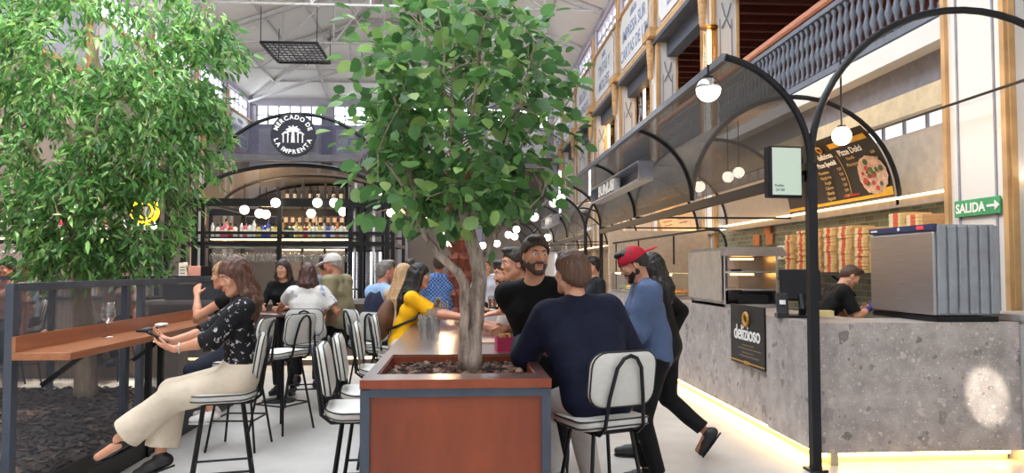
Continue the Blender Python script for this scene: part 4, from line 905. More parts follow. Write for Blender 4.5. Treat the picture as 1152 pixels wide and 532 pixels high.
def barkm(name, a, b_, sc=14):
    k = N(name); setp(k.b, .85); v = k.coords((1, 1, .25)); n = k.noise(v, sc, 6, .7); k.l(k.ramp(n, [(.35, a), (.65, b_)]), k.b.inputs['Base Color']); k.bump(n, .7, .02); return k.m
def wobble(pts, n, amp, rnd):
    out = []
    for i in range(len(pts) - 1):
        for j in range(n):
            t = j / n; p = Vector(pts[i]).lerp(Vector(pts[i + 1]), t); out.append(p + V(rnd.uniform(-amp, amp), rnd.uniform(-amp, amp), 0))
    return out + [Vector(pts[-1])]
rnd = random.Random(11)
tr = thing('planter_tree', 'round leaved green tree growing from the near end of the bar table', 'tree', (0, 4.3, 1.0)); to = V(0, 4.3, 1.0)
T = lambda x, y, d=0: Vector(atY(x, y, 4.3 + d)) - to
M_BARK = barkm('grey_bark', '#6d5c52', '#c4b4a6', 22)
stems = {'trunk': ([T(529, 417), T(533, 375), T(539, 330), T(538, 300), T(534, 280), T(526, 255), T(519, 225, .05), T(512, 180, .1), T(508, 130, .1), T(510, 70, .05)], [.062, .05, .046, .044, .042, .036, .03, .024, .017, .008]),
         'stem': ([T(524, 415, -.02), T(522, 370, -.05), T(524, 325, -.06), T(515, 305, -.06), T(494, 287, -.1), T(477, 263, -.12), T(468, 235, -.12), T(462, 190, -.1), T(450, 130, -.1), T(432, 70, -.15)], [.04, .03, .03, .026, .02, .017, .015, .013, .01, .005])}
for nm, (p, r) in stems.items():
    pp = wobble(p, 3, .006, rnd); rr = [r[min(i // 3, len(r) - 1)] + (r[min(i // 3 + 1, len(r) - 1)] - r[min(i // 3, len(r) - 1)]) * (i % 3) / 3 for i in range(len(pp))]
    b = MB(); b.tube(pp, rr, 12); b.build(nm, M_BARK, tr, 1)
br = [([T(538, 305), T(548, 285, .1), T(557, 262, .15), T(563, 225, .2), T(580, 180, .25), T(600, 130, .3)], .02), ([T(526, 255), T(545, 225), T(565, 180, -.1), T(585, 120, -.2), T(596, 70, -.2)], .018),
      ([T(519, 225), T(495, 190, .2), T(470, 140, .35), T(450, 90, .4)], .016), ([T(512, 180), T(528, 130, -.2), T(540, 70, -.3), T(545, 20, -.3)], .014), ([T(468, 235, -.1), T(448, 200, -.2), T(425, 170, -.25)], .012),
      ([T(508, 130), T(490, 80, -.2), T(475, 30, -.25), T(470, -20, -.2)], .014), ([T(557, 262, .15), T(585, 245, .0), T(610, 220, -.1)], .011), ([T(462, 190), T(440, 175, .2), T(415, 150, .3)], .01), ([T(523, 385, -.05), T(519, 372, -.1), T(511, 363, -.12)], .009),
      ([T(430, 40, -.1), T(450, 110, -.15), T(466, 160, -.1)], .011), ([T(500, 110, -.3), T(497, 40, -.3), T(492, -20, -.3)], .008)]
for p, r in br:
    pp = wobble(p, 3, .012, rnd); b = MB(); b.tube(pp, [r * (1 - .75 * i / (len(pp) - 1)) for i in range(len(pp))], 8); b.build('branch', M_BARK, tr, 1)
# crown: clumps of leaves on many twigs
r_ = np.random.default_rng(5)
cl = []; boughs = [q for p, _ in br for q in p[2:]] + stems['trunk'][0][6:] + stems['stem'][0][6:]
cen = T(514, 122); RX, RY, RZ = 104 / 198, .55, 150 / 198
while len(cl) < 172:
    u = r_.normal(size=3); u /= np.linalg.norm(u); q = u * r_.uniform(.3, 1.0) ** .45
    x, y, z = q[0] * RX, q[1] * RY, q[2] * RZ
    if z < -.3 and abs(x) < .12 and y < 0 and r_.random() < .8: continue
    if z < -RZ * .55: x *= 1.05
    cl.append((cen.x + x, cen.y + y, cen.z + z, q))
for (x, y) in ((398, 20), (410, 60), (402, 115), (408, 150), (430, 185), (400, 200), (448, 225), (470, 215), (600, 205), (622, 185), (632, 150), (625, 110), (628, 90), (618, 70), (596, 25), (606, 40), (560, 5), (612, 218), (560, 232), (585, 215), (500, 215), (490, 195), (418, 240), (425, 205), (545, 200), (540, 230)):
    p = T(x, y, r_.uniform(-.3, .2)); cl.append((p.x, p.y, p.z, np.array([(p.x - cen.x) / RX, (p.y - cen.y) / RY, (p.z - cen.z) / RZ])))
pts = []; dirs = []; tw = MB()
for x, y, z, q in cl:
    c_ = np.array((x, y, z)); base = min(boughs, key=lambda bb: (bb - Vector(c_)).length); 
    if (base - Vector(c_)).length < .5: tw.tube([base, base.lerp(Vector(c_), .5) + V(0, 0, .02), Vector(c_)], [.005, .004, .002], 4, cap=False)
    n = r_.integers(8, 14); off = r_.normal(0, .062, (n, 3)); pts += list(c_ + off); dirs += list(off * 9 + q * .6)
tw.build('twig', M_BARK, tr)
M_LEAF = leafm('round_leaf', [(0, '#44673f'), (.3, '#57834e'), (.55, '#689a58'), (.75, '#82b066'), (.9, '#a6c472'), (1, '#86a78c')])
leaf_cloud('foliage', pts, dirs, .088, .076, M_LEAF, tr, 1, .35)['kind'] = 'stuff'
# small sprig low on the trunk
# left tree
lt_ = thing('fine_leaved_tree', 'large fine leaved tree standing in the mulch bed behind the railing', 'tree', (-4.5, 9.3, 0)); lto = V(-4.5, 9.3, 0)
F_ = lambda x, y, d=0: Vector(atY(x, y, 9.3 + d)) - lto
M_BARK2 = barkm('tan_bark', '#7d6a58', '#b5a08a', 8)
b = MB(); pp = wobble([F_(95, 455), F_(96, 400), F_(92, 340), F_(88, 290), F_(84, 240), F_(92, 180), F_(100, 110), F_(110, 40)], 3, .012, rnd); b.tube(pp, [.135 - .11 * (i / (len(pp) - 1)) for i in range(len(pp))], 14); b.build('trunk', M_BARK2, lt_, 1)
bl = [[F_(88, 290), F_(70, 240, -.2), F_(40, 180, -.4), F_(10, 120, -.4)], [F_(86, 260), F_(125, 220, -.3), F_(165, 170, -.4), F_(205, 110, -.3)], [F_(92, 180), F_(60, 110, .3), F_(40, 40, .3)], [F_(96, 140), F_(150, 80, .3), F_(220, 30, .2)], [F_(84, 240), F_(100, 200, -.6), F_(110, 130, -.9)], [F_(100, 110), F_(170, 110, -.2), F_(230, 120, -.1)]]
for p in bl: pp = wobble(p, 3, .02, rnd); b = MB(); b.tube(pp, [.04 - .03 * (i / (len(pp) - 1)) for i in range(len(pp))], 8); b.build('branch', M_BARK2, lt_, 1)
cl = []
def blob(cx, cy, rx, ry, rd, n, d=0):
    c0_ = F_(cx, cy, d)
    for _ in range(n):
        u = r_.normal(size=3); u /= np.linalg.norm(u); u *= r_.uniform(.2, 1) ** .4
        cl.append((np.array(c0_) + u * np.array((rx / 91, rd, ry / 91)), u))
blob(110, 60, 125, 120, 1.2, 270); blob(60, 170, 100, 100, .9, 170, -.2); blob(170, 150, 75, 85, .8, 130, -.2); blob(100, 235, 75, 55, .6, 110, -.3); blob(170, 235, 45, 50, .5, 60, -.3); blob(80, 285, 50, 28, .45, 62, -.3); blob(150, 280, 35, 28, .4, 40, -.3); blob(15, 90, 40, 120, .8, 90); blob(235, 45, 40, 32, .4, 34); blob(255, 50, 25, 14, .2, 8); blob(222, 130, 28, 60, .4, 40); blob(5, 215, 30, 40, .5, 36)
pts = []; dirs = []; tw = MB()
ring_ = F_(165, 238, -.2)
for c_, u in cl:
    if (Vector(c_) - ring_).xz.length < .26 or r_.random() < .12: continue
    n = r_.integers(13, 19); ax = np.array((u[0] * .7, u[1] * .7, -.35)); ax = ax / np.linalg.norm(ax); t = r_.uniform(-.14, .2, n)[:, None]
    q = c_ + ax * t + r_.normal(0, .045, (n, 3)); pts += list(q); dirs += list(ax * .9 + r_.normal(0, .55, (n, 3)))
    tw.tube([Vector(c_ - ax * .15), Vector(c_ + ax * .2)], [.005, .002], 4, cap=False)
tw.build('twig', M_BARK2, lt_)
M_LEAF2 = leafm('fine_leaf', [(0, '#4a7048'), (.25, '#5d9052'), (.5, '#72aa60'), (.75, '#8cc270'), (.92, '#abd07c'), (1, '#98bc94')])
leaf_cloud('foliage', pts, dirs, .135, .052, M_LEAF2, lt_, 2, .35, False)['kind'] = 'stuff'
mb_ = mulch('mulch_bed', 'dark brown mulch bed with the fine leaved tree behind the railing', -7.5, -2.99, 4.2, 10.0, .075, 5200, .05, chipm('dark_chips', [(0, '#2d221e'), (.3, '#3d2f29'), (.6, '#514038'), (.85, '#6a5549')]), None, 8)
# palm at the far end of the table
pm = thing('palm', 'palm with shaggy red brown trunk at the far end of the bar table', 'palm', (-.03, TY0 + 5.5, 1.0)); pmo = pm.location.copy(); Yp = TY0 + 5.5
G_ = lambda x, y, d=0: Vector(atY(x, y, Yp + d)) - pmo
b = MB(); n = 30
pts_ = [G_(520, 352).lerp(G_(517, 150), i / n) for i in range(n + 1)]; b.tube(pts_, [.115 + .03 * (i % 3 == 0) - .02 * (i % 3 == 1) for i in range(n + 1)], 14)
for i in range(140):
    k_ = rnd.random(); p = pts_[0].lerp(pts_[-1], k_); a = rnd.uniform(0, 6.28); o = V(math.cos(a), math.sin(a), 0); b.tube([p + o * .1, p + o * .15 + V(0, 0, .06), p + o * .19 + V(0, 0, .1)], [.022, .016, .003], 4)
b.build('trunk', barkm('palm_fibre', '#5c2c22', '#93513c', 20), pm)
M_FROND = mat('palm_green', '#35533a', .5, var=.3, scale=5)
for i in range(16):
    a = i * 2.4; el = rnd.uniform(.25, 1.35); Ln = rnd.uniform(1.3, 1.7); top = pts_[-1]; b = MB(); sp = []
    for j in range(13):
        t = j / 12; sp.append(top + V(math.cos(a) * math.cos(el) * Ln * t, math.sin(a) * math.cos(el) * Ln * t, math.sin(el) * Ln * t - .55 * t * t * Ln))
    b.tube(sp, [.014 - .001 * j for j in range(13)], 5)
    for j in range(3, 13):
        d = (sp[j] - sp[j - 1]).normalized(); sd = d.cross(V(0, 0, 1)).normalized()
        for s_ in (-1, 1):
            for f_ in (0, .5):
                q = sp[j - 1].lerp(sp[j], f_); tip = q + (sd * s_ * .75 + d * .8).normalized() * .36 - V(0, 0, .06); w_ = d * .016; b.add([q - w_, q + w_, tip], [(0, 1, 2)])
    b.build('frond', M_FROND, pm)
# ================================================================== railing with counter
rl = thing('railing_screen', 'grey framed perforated metal railing screen with black base in front of the tree', 'railing', (-2.87, 5.02, 0))
M_RMESH = perf('railing_mesh', '#566070', .011, .38, .5, .4)
RL = 4.0; RH = 1.48
for y in (0, 1.62, 1.92, RL): b = MB(); b.box((0, y, RH / 2), (.05, .07, RH)); b.build('post', M_GRAPH, rl)
b = MB(); b.box((0, RL / 2, RH - .02), (.06, RL, .05)); b.build('top_rail', M_GRAPH, rl)
b = MB(); b.box((.09, RL / 2 - .1, .07), (.25, RL + .2, .14)); b.build('base', M_BLACK, rl)
for a, c in ((.035, 1.585), (1.955, RL - .035)):
    b = MB(); b.strip([(0, a, .14), (0, a, RH - .04)], [(0, c, .14), (0, c, RH - .04)]); b.build('mesh_panel', M_RMESH, rl)
r2 = thing('railing_screen', 'grey perforated metal railing screen turning away behind the mulch bed', 'railing', (-2.99, 10.1, 0), PI / 2)
for y in (0, 2.3, 4.6): b = MB(); b.box((0, y, RH / 2), (.05, .07, RH)); b.build('post', M_GRAPH, r2)
b = MB(); b.box((0, 2.3, RH - .02), (.06, 4.6, .05)); b.build('top_rail', M_GRAPH, r2)
b = MB(); b.strip([(0, .035, .14), (0, .035, RH - .04)], [(0, 4.56, .14), (0, 4.56, RH - .04)]); b.build('mesh_panel', M_RMESH, r2)
M_CW = woodm('counter_wood', '#8a4f32', '#b1734c', .35, (6, .6, 6), 2.2, .2)
wc_ = thing('wooden_counter', 'narrow orange brown wooden bar counter fixed along the railing', 'counter', (-2.66, 4.97, 1.05))
b = MB(); b.box((0, 1.8, -.025), (.36, 3.6, .05), bev=.004); b.build('top', M_CW, wc_)
b = MB(); b.box((-.168, 1.8, .05), (.022, 3.6, .10)); b.build('upstand', M_CW, wc_)
b = MB()
for y in (.3, 1.7, 3.3): b.bar((-.15, y, -.25), (.1, y, -.06), .03)
b.build('bracket', M_BLACK, wc_)
for y in (1.64, 1.9): b = MB(); b.box((.0, y, -.55), (.045, .045, 1.0)); b.build('leg', M_BLACK, wc_)
p = atZ(121, 379, 1.05); wineglass((p.x, p.y, 1.05), 'stemmed glass standing on the wooden railing counter', None, 1.25, name='stem_glass')
p = atZ(166, 372, 1.05); tg = thing('bill_tray', 'dark flat bill tray on the wooden railing counter', 'tray', (p.x, p.y, 1.05), .1); b = MB(); b.box((0, 0, .012), (.1, .3, .016), bev=.006); b.build('tray', M_BLACK, tg)
b = MB(); b.box((0, 0, .022), (.07, .2, .004)); b.build('receipt', mat('receipt', '#5a5a60', .6), tg)
p = atZ(181, 368, 1.05); b = MB()
for j in range(6): b.ball((random.uniform(-.03, .03), random.uniform(-.06, .06), .02), (.03, .045, .018), 8, 5)
tag(b.build('napkin', mat('napkin_white', '#ebe8e6', .8), smooth=1, loc=(p.x, p.y, 1.05)), 'crumpled white napkin on the wooden railing counter', 'napkin')
# ================================================================== stools
def cushm(name, c):
    k = N(name); setp(k.b, .55); v = k.coords(); n = k.noise(v, 40, 3); k.l(k.ramp(n, [(.3, tuple(x * .93 for x in col(c)[:3])), (.7, col(c))]), k.b.inputs['Base Color']); k.bump(n, .06); return k.m
M_CUSH = cushm('stool_cushion', '#d3d2cc'); M_PIPE = mat('black_piping', '#1c1c1e', .5)
def rrect(w, d, r, n=5): return [(sx * (w / 2 - r) + r * math.cos(q), sy * (d / 2 - r) + r * math.sin(q)) for sx, sy, q0 in ((1, 1, 0), (-1, 1, PI / 2), (-1, -1, PI), (1, -1, 1.5 * PI)) for q in [q0 + i * PI / 2 / n for i in range(n + 1)]]
def pad(mb, w, d, r, th, f):
    """rounded cushion in local (u, v, thickness) mapped by f"""
    layers = [(0.90, -th / 2), (.985, -th * .36), (1, 0), (.985, th * .36), (.90, th / 2)]; vs = []; fs = []; base = rrect(w, d, r); n = len(base)
    for k, z in layers: vs += [f(x * (k if w > .1 else 1), y * k, z) for x, y in base]
    for l in range(len(layers) - 1): fs += [(l * n + i, l * n + (i + 1) % n, (l + 1) * n + (i + 1) % n, (l + 1) * n + i) for i in range(n)]
    c0 = len(vs); vs += [f(0, 0, -th / 2 - .004), f(0, 0, th / 2 + .008)]
    fs += [(i, c0, (i + 1) % n) for i in range(n)] + [((len(layers) - 1) * n + i, (len(layers) - 1) * n + (i + 1) % n, c0 + 1) for i in range(n)]
    return mb.add(vs, fs)
def make_stool(loc, rz, lab, group=None):
    t = thing('bar_stool', lab, 'stool', loc, rz, group); SH_ = .745
    fs = lambda u, v, z: V(u, v, SH_ + z + .035 * max(0, (-v - .08) / .13) ** 2 * .5)
    b = MB(); pad(b, .43, .42, .1, .065, fs); b.build('seat', M_CUSH, t, 50)
    b = MB(); b.tube([fs(x * 1.0, y * 1.0, .018) for x, y in rrect(.432, .422, .1)], .0045, 5, True); b.tube([fs(x, y, -.018) for x, y in rrect(.432, .422, .1)], .0045, 5, True); b.build('seat_piping', M_PIPE, t)
    fb = lambda u, v, z: V(u, -.205 - .16 * (v + .13) - z + .35 * u * u, .995 + v)
    b = MB(); pad(b, .40, .29, .08, .055, fb); b.build('backrest', M_CUSH, t, 50)
    b = MB(); b.tube([fb(x, y, .015) for x, y in rrect(.402, .292, .08)], .0048, 5, True); b.tube([fb(x, y, -.015) for x, y in rrect(.402, .292, .08)], .0048, 5, True); b.build('back_piping', M_PIPE, t)
    b = MB(); hz = 1.06
    pts = [(-.12, .05, SH_ - .045), (-.12, -.18, SH_ - .045), (-.12, -.235, SH_ + .0), (-.105, -.255, .9), (-.075, -.285, hz), (-.04, -.295, hz + .05), (0, -.298, hz + .065), (.04, -.295, hz + .05), (.075, -.285, hz), (.105, -.255, .9), (.12, -.235, SH_ + .0), (.12, -.18, SH_ - .045), (.12, .05, SH_ - .045)]
    b.tube(pts, .011, 8); b.build('back_loop', M_BLACK, t, 60)
    b = MB(); b.box((0, 0, SH_ - .045), (.28, .3, .012)); b.build('seat_plate', M_BLACK, t)
    ft = []
    for sx in (-1, 1):
        for sy in (-1, 1):
            p0, p1 = V(sx * .12, sy * .12, SH_ - .05), V(sx * .215, sy * .215, 0); b = MB(); b.tube([p0, p1], .011, 8); b.build('leg', M_BLACK, t, 60); ft.append(p0.lerp(p1, .62))
    for i, j in ((0, 1), (1, 3), (3, 2), (2, 0)): b = MB(); b.tube([ft[i], ft[j]], .009, 6); b.build('footrest', M_BLACK, t, 60)
    return t
def g2(x, y, Y): p = atY(x, y, Y); return (p.x, Y, 0)
STOOLS = [((-1.60, 5.2, 0), 105, 'cream stool under the seated woman in the floral blouse'),
          ((-1.98, 6.9, 0), 85, 'cream stool under the blonde woman with white shoes'),
          (g2(323, 0, 7.6), 60, 'empty cream stool with its back toward the woman in the white top'),
          (g2(347, 0, 8.6), 10, 'stool under the woman in the white patterned top'),
          (g2(413, 0, 4.55), -84, 'empty cream stool tucked beside the near corner of the bar table'),
          (g2(424, 0, 5.15), -84, 'second empty cream stool from the near corner of the bar table'),
          (g2(437, 0, 6.3), -84, 'third stool along the bar table from its near corner'),
          ((-.60, 7.25, 0), -85, 'stool under the woman in the yellow shirt'),
          (g2(420, 0, 8.45), -60, 'dark looking stool under the man in the navy vest'),
          ((-.76, 7.92, 0), -40, 'stool under the woman with long blonde hair'),
          ((.76, 4.2, 0), 22, 'cream stool under the man in the navy blazer'),
          (g2(11, 0, 10.6), 175, 'stool under the man in the salmon shirt behind the railing'), (g2(37, 0, 11.0), 120, 'stool under the person in pale shirt behind the railing'), (g2(139, 0, 11.2), 165, 'stool under the man with reddish face behind the railing'),
          ((.56, 6.35, 0), 90, 'stool under the man with dark hair farther along the bar table')]
s0 = None
for loc, a, lab in STOOLS:
    if s0 is None: s0 = make_stool(loc, math.radians(a), lab, 'bar stools')
    else: dup(s0, loc, math.radians(a), lab, 'bar stools')
# round high table by the bar
ht = thing('high_table', 'small round high table between the woman facing us and the white topped woman', 'table', (-2.2, 9.25, 0))
b = MB(); b.lathe([(.34, 1.02), (.35, 1.03), (.35, 1.05), (.34, 1.055)], 32); b.build('top', M_TOPW, ht, 40)
b = MB(); b.lathe([(.2, 0), (.2, .015), (.03, .03), (.03, 1.02)], 16); b.build('pedestal', M_BLACK, ht, 40)
# tumblers and plates on the bar table
tcache = {}
def tumbler(px, py, lab, group, s=1, beer=None, name='tumbler'):
    p = atZ(px, py, TZ); key = (beer,)
    if key in tcache: t = dup(tcache[key], p, 0, lab, group)
    else:
        t = thing(name, lab, 'glass', p, group=group); b = MB(); b.lathe([(.026, .0), (.028, .004), (.034, .13), (.032, .13), (.026, .012), (.0001, .01)], 16); b.build('glass', M_GL2, t, 50)
        if beer: b = MB(); b.lathe([(.0255, .013), (.030, .1), (.0001, .1)], 16); b.build('drink', mat('drink_' + beer, {'amber': '#a8591f', 'red': '#b03a1e'}[beer], .1), t, 50)
        if beer == 'amber': b = MB(); b.lathe([(.030, .1), (.031, .12), (.0001, .122)], 16); b.build('foam', mat('foam', '#efe6cf', .8), t, 50)
        tcache[key] = t
    t.scale = (s, s, s); return t
for i, (x, y) in enumerate(((478, 383), (484, 381), (489, 384), (476, 377), (493, 363), (499, 360), (486, 371))): tumbler(x, y, 'clear tall tumbler in the cluster before the woman in yellow', 'clear tumblers on the bar table', 1.25 if i < 4 else 1.4)
tumbler(493, 347, 'tumbler of amber beer beside the woman in yellow', None, 1.2, 'amber'); tumbler(552, 346, 'red drink in a glass behind the tree trunk', None, 1.2, 'red'); tumbler(557, 345, 'second red drink just right of the tree trunk', None, 1.2, 'red')
for (x, y, lab) in ((588, 352, 'pale oval plate in front of the man in the black t-shirt'), (560, 350, 'pale plate with food beside the reaching arm')):
    p = atZ(x - 14, y, TZ); t = thing('plate', lab, 'plate', (p.x, p.y, TZ)); b = MB(); b.lathe([(.05, .002), (.1, .006), (.13, .02), (.128, .024), (.1, .011), (.0001, .008)], 28); b.build('plate', M_WHITE, t, 40)
    b = MB()
    for j in range(8): b.ball((random.uniform(-.06, .06), random.uniform(-.06, .06), .022), (.03, .025, .015), 8, 5)
    o = b.build('food', M_FOOD[0], t, 1)
p = atZ(552, 384, TZ); t = tag(MB().box((0, 0, .003), (.2, .28, .005)).build('paper_menu', mat('kraft_paper', '#b99a83', .8), loc=(p.x, p.y, TZ), rot=(0, 0, .15)), 'beige paper placemat lying beside the pink box', 'placemat')
p = atZ(568, 395, TZ); pk = thing('pink_box', 'small open pink paper box on the bar table beside the blazer sleeve', 'box', (p.x, p.y + .03, TZ), .12); M_PINK = mat('pink_card', '#c73a68', .6)
b = MB()
for x, y, w_, d in ((-.055, 0, .004, .11), (.055, 0, .004, .11), (0, -.055, .11, .004), (0, .055, .11, .004)): b.box((x, y, .045), (w_, d, .09))
b.box((0, 0, .004), (.11, .11, .004)); b.build('box', M_PINK, pk)
b = MB()
for j in range(12): b.box((random.uniform(-.035, .035), random.uniform(-.035, .035), .085), (.012, .012, .05), Euler((random.uniform(-.5, .5), random.uniform(-.5, .5), 0)).to_matrix())
o = b.build('chips', mat('potato_chip', '#d8b070', .6), pk); o['kind'] = 'stuff'
# ================================================================== people
# A body is one implicit surface (smoothly blended tapered limbs), meshed by surface nets.
def npv(p): return np.array((p[0], p[1], p[2]), np.float64)
class Sdf:
    def __init__(s): s.ops = []; s.lo = np.full(3, 1e9); s.hi = np.full(3, -1e9)
    def _bb(s, pts, r):
        for p in pts: s.lo = np.minimum(s.lo, npv(p) - r); s.hi = np.maximum(s.hi, npv(p) + r)
    def cone(s, a, b, ra, rb=None, k=.02, n=None, sq=1.0, flat=False, op='u'):
        rb = ra if rb is None else rb
        if op == 'u': s._bb((a, b), max(ra, rb))
        s.ops.append(('c', op, npv(a), npv(b), ra, rb, k, None if n is None else npv(n) / np.linalg.norm(npv(n)), sq, flat)); return s
    def ell(s, c, r, R=None, k=.02, op='u'):
        if op == 'u': s._bb((c,), max(r))
        s.ops.append(('e', op, npv(c), np.array(r, float), np.eye(3) if R is None else np.array(R, float), k)); return s
    def cut(s, p, n): s.ops.append(('p', 'cut', npv(p), npv(n) / np.linalg.norm(npv(n)))); return s
    def wave(s, amp, fx, fy, fz): s.ops.append(('w', 'w', amp, (fx, fy, fz))); return s
    def mesh(s, name, h):
        lo = s.lo - 3 * h; n = np.ceil((s.hi + 3 * h - lo) / h).astype(int) + 1
        D = np.full(n, .2, np.float32); ax = [(lo[i] + h * np.arange(n[i])).astype(np.float32) for i in range(3)]
        def box(l, u):
            i0 = np.clip(np.floor((l - lo) / h).astype(int), 0, n); i1 = np.clip(np.ceil((u - lo) / h).astype(int) + 1, 0, n); sl = tuple(slice(a, b) for a, b in zip(i0, i1))
            return sl, ax[0][sl[0]][:, None, None], ax[1][sl[1]][None, :, None], ax[2][sl[2]][None, None, :]
        for o in s.ops:
            if o[0] == 'c':
                _, op, a, b, ra, rb, k, nn, sq, flat = o; m = max(ra, rb) + k + 3 * h
                sl, X, Y, Z = box(np.minimum(a, b) - m, np.maximum(a, b) + m)
                px, py, pz = X - a[0], Y - a[1], Z - a[2]; ba = b - a
                if nn is not None:
                    f = 1 / sq - 1; dn = (px * nn[0] + py * nn[1] + pz * nn[2]) * f; px, py, pz = px + nn[0] * dn, py + nn[1] * dn, pz + nn[2] * dn; ba = ba + nn * ((ba @ nn) * f)
                L2 = max(ba @ ba, 1e-12); t0 = (px * ba[0] + py * ba[1] + pz * ba[2]) / L2; t = np.clip(t0, 0, 1)
                d = np.sqrt((px - t * ba[0]) ** 2 + (py - t * ba[1]) ** 2 + (pz - t * ba[2]) ** 2) - (ra + (rb - ra) * t)
                if nn is not None: d = d * math.sqrt(sq)
                if flat: d = np.maximum(d, (t0 - 1) * math.sqrt(L2))
            elif o[0] == 'e':
                _, op, c, r, R, k = o; m = max(r) + k + 3 * h; sl, X, Y, Z = box(c - m, c + m)
                px, py, pz = X - c[0], Y - c[1], Z - c[2]; q = [(px * R[0, i] + py * R[1, i] + pz * R[2, i]) for i in range(3)]
                g = np.sqrt(sum((q[i] / r[i]) ** 2 for i in range(3))); d = (g - 1) * (min(r) * .5 + .5 * float(np.mean(r)))
            elif o[0] == 'p':
                _, op, p, nn = o; sl = (slice(None),) * 3; d = ((ax[0] - p[0]) * nn[0])[:, None, None] + ((ax[1] - p[1]) * nn[1])[None, :, None] + ((ax[2] - p[2]) * nn[2])[None, None, :]
                np.maximum(D, d, out=D); continue
            else:
                _, op, amp, f = o; D += (amp * (np.sin(ax[0] * f[0])[:, None, None] * np.sin(ax[1] * f[1] + 1)[None, :, None] + np.sin(ax[2] * f[2] + 2)[None, None, :] * np.cos(ax[0] * f[0] * .6 + ax[2].mean() * 0)[:, None, None] * .7)).astype(np.float32); continue
            A = D[sl]
            if op == 'u':
                if k > 0: hh = np.maximum(k - np.abs(A - d), 0) / k; D[sl] = np.minimum(A, d) - hh * hh * k * .25
                else: D[sl] = np.minimum(A, d)
            else:
                if k > 0: hh = np.maximum(k - np.abs(A + d), 0) / k; D[sl] = np.maximum(A, -d) + hh * hh * k * .25
                else: D[sl] = np.maximum(A, -d)
        S_ = D < 0
        cs = np.zeros(np.array(n) - 1, np.int8)
        for i in (0, 1):
            for j in (0, 1):
                for k in (0, 1): cs += S_[i:n[0] - 1 + i, j:n[1] - 1 + j, k:n[2] - 1 + k]
        act = (cs > 0) & (cs < 8); I = np.argwhere(act); idx = np.full(act.shape, -1, np.int32); idx[act] = np.arange(len(I))
        acc = np.zeros((len(I), 3)); cnt = np.zeros(len(I)); cor = [(i, j, k) for i in (0, 1) for j in (0, 1) for k in (0, 1)]
        val = {c: D[I[:, 0] + c[0], I[:, 1] + c[1], I[:, 2] + c[2]] for c in cor}
        for a in cor:
            for d_ in range(3):
                if a[d_] == 0:
                    b = tuple(1 if q == d_ else a[q] for q in range(3)); va, vb = val[a], val[b]; x = (va < 0) != (vb < 0); t = np.where(x, va / np.where(x, va - vb, 1), 0)
                    for q in range(3): acc[:, q] += np.where(x, a[q] + (t if q == d_ else 0), 0)
                    cnt += x
        vs = lo + (I + acc / cnt[:, None]) * h; Q = []
        for d_ in range(3):
            u, w = (d_ + 1) % 3, (d_ + 2) % 3; sh = list(n); sh[d_] -= 1
            a = np.take(S_, range(n[d_] - 1), d_); b = np.take(S_, range(1, n[d_]), d_); E = np.argwhere(a != b)
            E = E[(E[:, u] > 0) & (E[:, w] > 0) & (E[:, u] < n[u] - 1) & (E[:, w] < n[w] - 1)]
            fl = a[E[:, 0], E[:, 1], E[:, 2]]
            def at_(du, dw): e = E.copy(); e[:, u] -= du; e[:, w] -= dw; return idx[e[:, 0], e[:, 1], e[:, 2]]
            q = np.stack([at_(1, 1), at_(0, 1), at_(0, 0), at_(1, 0)], 1); q[~fl] = q[~fl][:, ::-1]; Q.append(q)
        Q = np.concatenate(Q); Q = Q[(Q >= 0).all(1)]
        return mesh_np(name, vs, Q)
def ik(a, b, l1, l2, pole):
    a, b = Vector(a), Vector(b); d = b - a; L_ = d.length
    if L_ > (l1 + l2) * .995: b = a + d * ((l1 + l2) * .995 / L_); d = b - a; L_ = d.length
    x = (l1 * l1 - l2 * l2 + L_ * L_) / (2 * L_); h = math.sqrt(max(l1 * l1 - x * x, 0)); dn = d / L_; pl = Vector(pole); pl = pl - dn * pl.dot(dn); pl.normalize()
    return a + dn * x + pl * h, b
def rot(p=0, r=0, y=0):
    """lean forward p, to the right r, turn left y (degrees)"""
    return Matrix.Rotation(math.radians(y), 3, 'Z') @ Matrix.Rotation(-math.radians(p), 3, 'X') @ Matrix.Rotation(math.radians(r), 3, 'Y')
def skinm(name, c):
    if name in MATS: return MATS[name]
    k = N(name); setp(k.b, .5); v = k.coords(); n = k.noise(v, 9, 4); c = col(c)[:3]; k.l(k.ramp(n, [(.3, (c[0] * .9, c[1] * .8, c[2] * .78)), (.7, c)]), k.b.inputs['Base Color']); k.b.inputs['Subsurface Weight'].default_value = .08; k.b.inputs['Subsurface Radius'].default_value = (.02, .008, .004); MATS[name] = k.m; return k.m
def hairm(c):
    nm = 'hair_' + c.strip('#')
    if nm in MATS: return MATS[nm]
    k = N(nm); setp(k.b, .42); v = k.coords((60, 60, 6)); n = k.noise(v, 2.2, 4, .7); c_ = col(c)[:3]; k.l(k.ramp(n, [(.3, tuple(x * .5 for x in c_)), (.7, tuple(min(1, x * 1.45) for x in c_))]), k.b.inputs['Base Color']); k.bump(n, .5, .01); MATS[nm] = k.m; return k.m
def clothm(name, c, rough=.8):
    if name in MATS: return MATS[name]
    k = N(name); setp(k.b, rough, spec=.25); v = k.coords(); n = k.noise(v, 6, 4, .6); c_ = col(c)[:3]; k.l(k.ramp(n, [(.25, tuple(x * .85 for x in c_)), (.75, tuple(min(1, x * 1.1) for x in c_))]), k.b.inputs['Base Color'])
    w_ = k.noise(v, 9, 2, .4); k.bump(w_, .55, .03); MATS[name] = k.m; return k.m
def printm(name, base, spots, scale, th):
    """cloth with an irregular print"""
    k = N(name); setp(k.b, .75, spec=.25); v = k.coords(); n = k.noise(v, scale, 3, .65); m = k.ramp(n, [(0, base), (th, base), (th + .03, spots)]); k.l(m, k.b.inputs['Base Color']); k.bump(k.noise(v, 9, 2), .5, .03); MATS[name] = k.m; return k.m
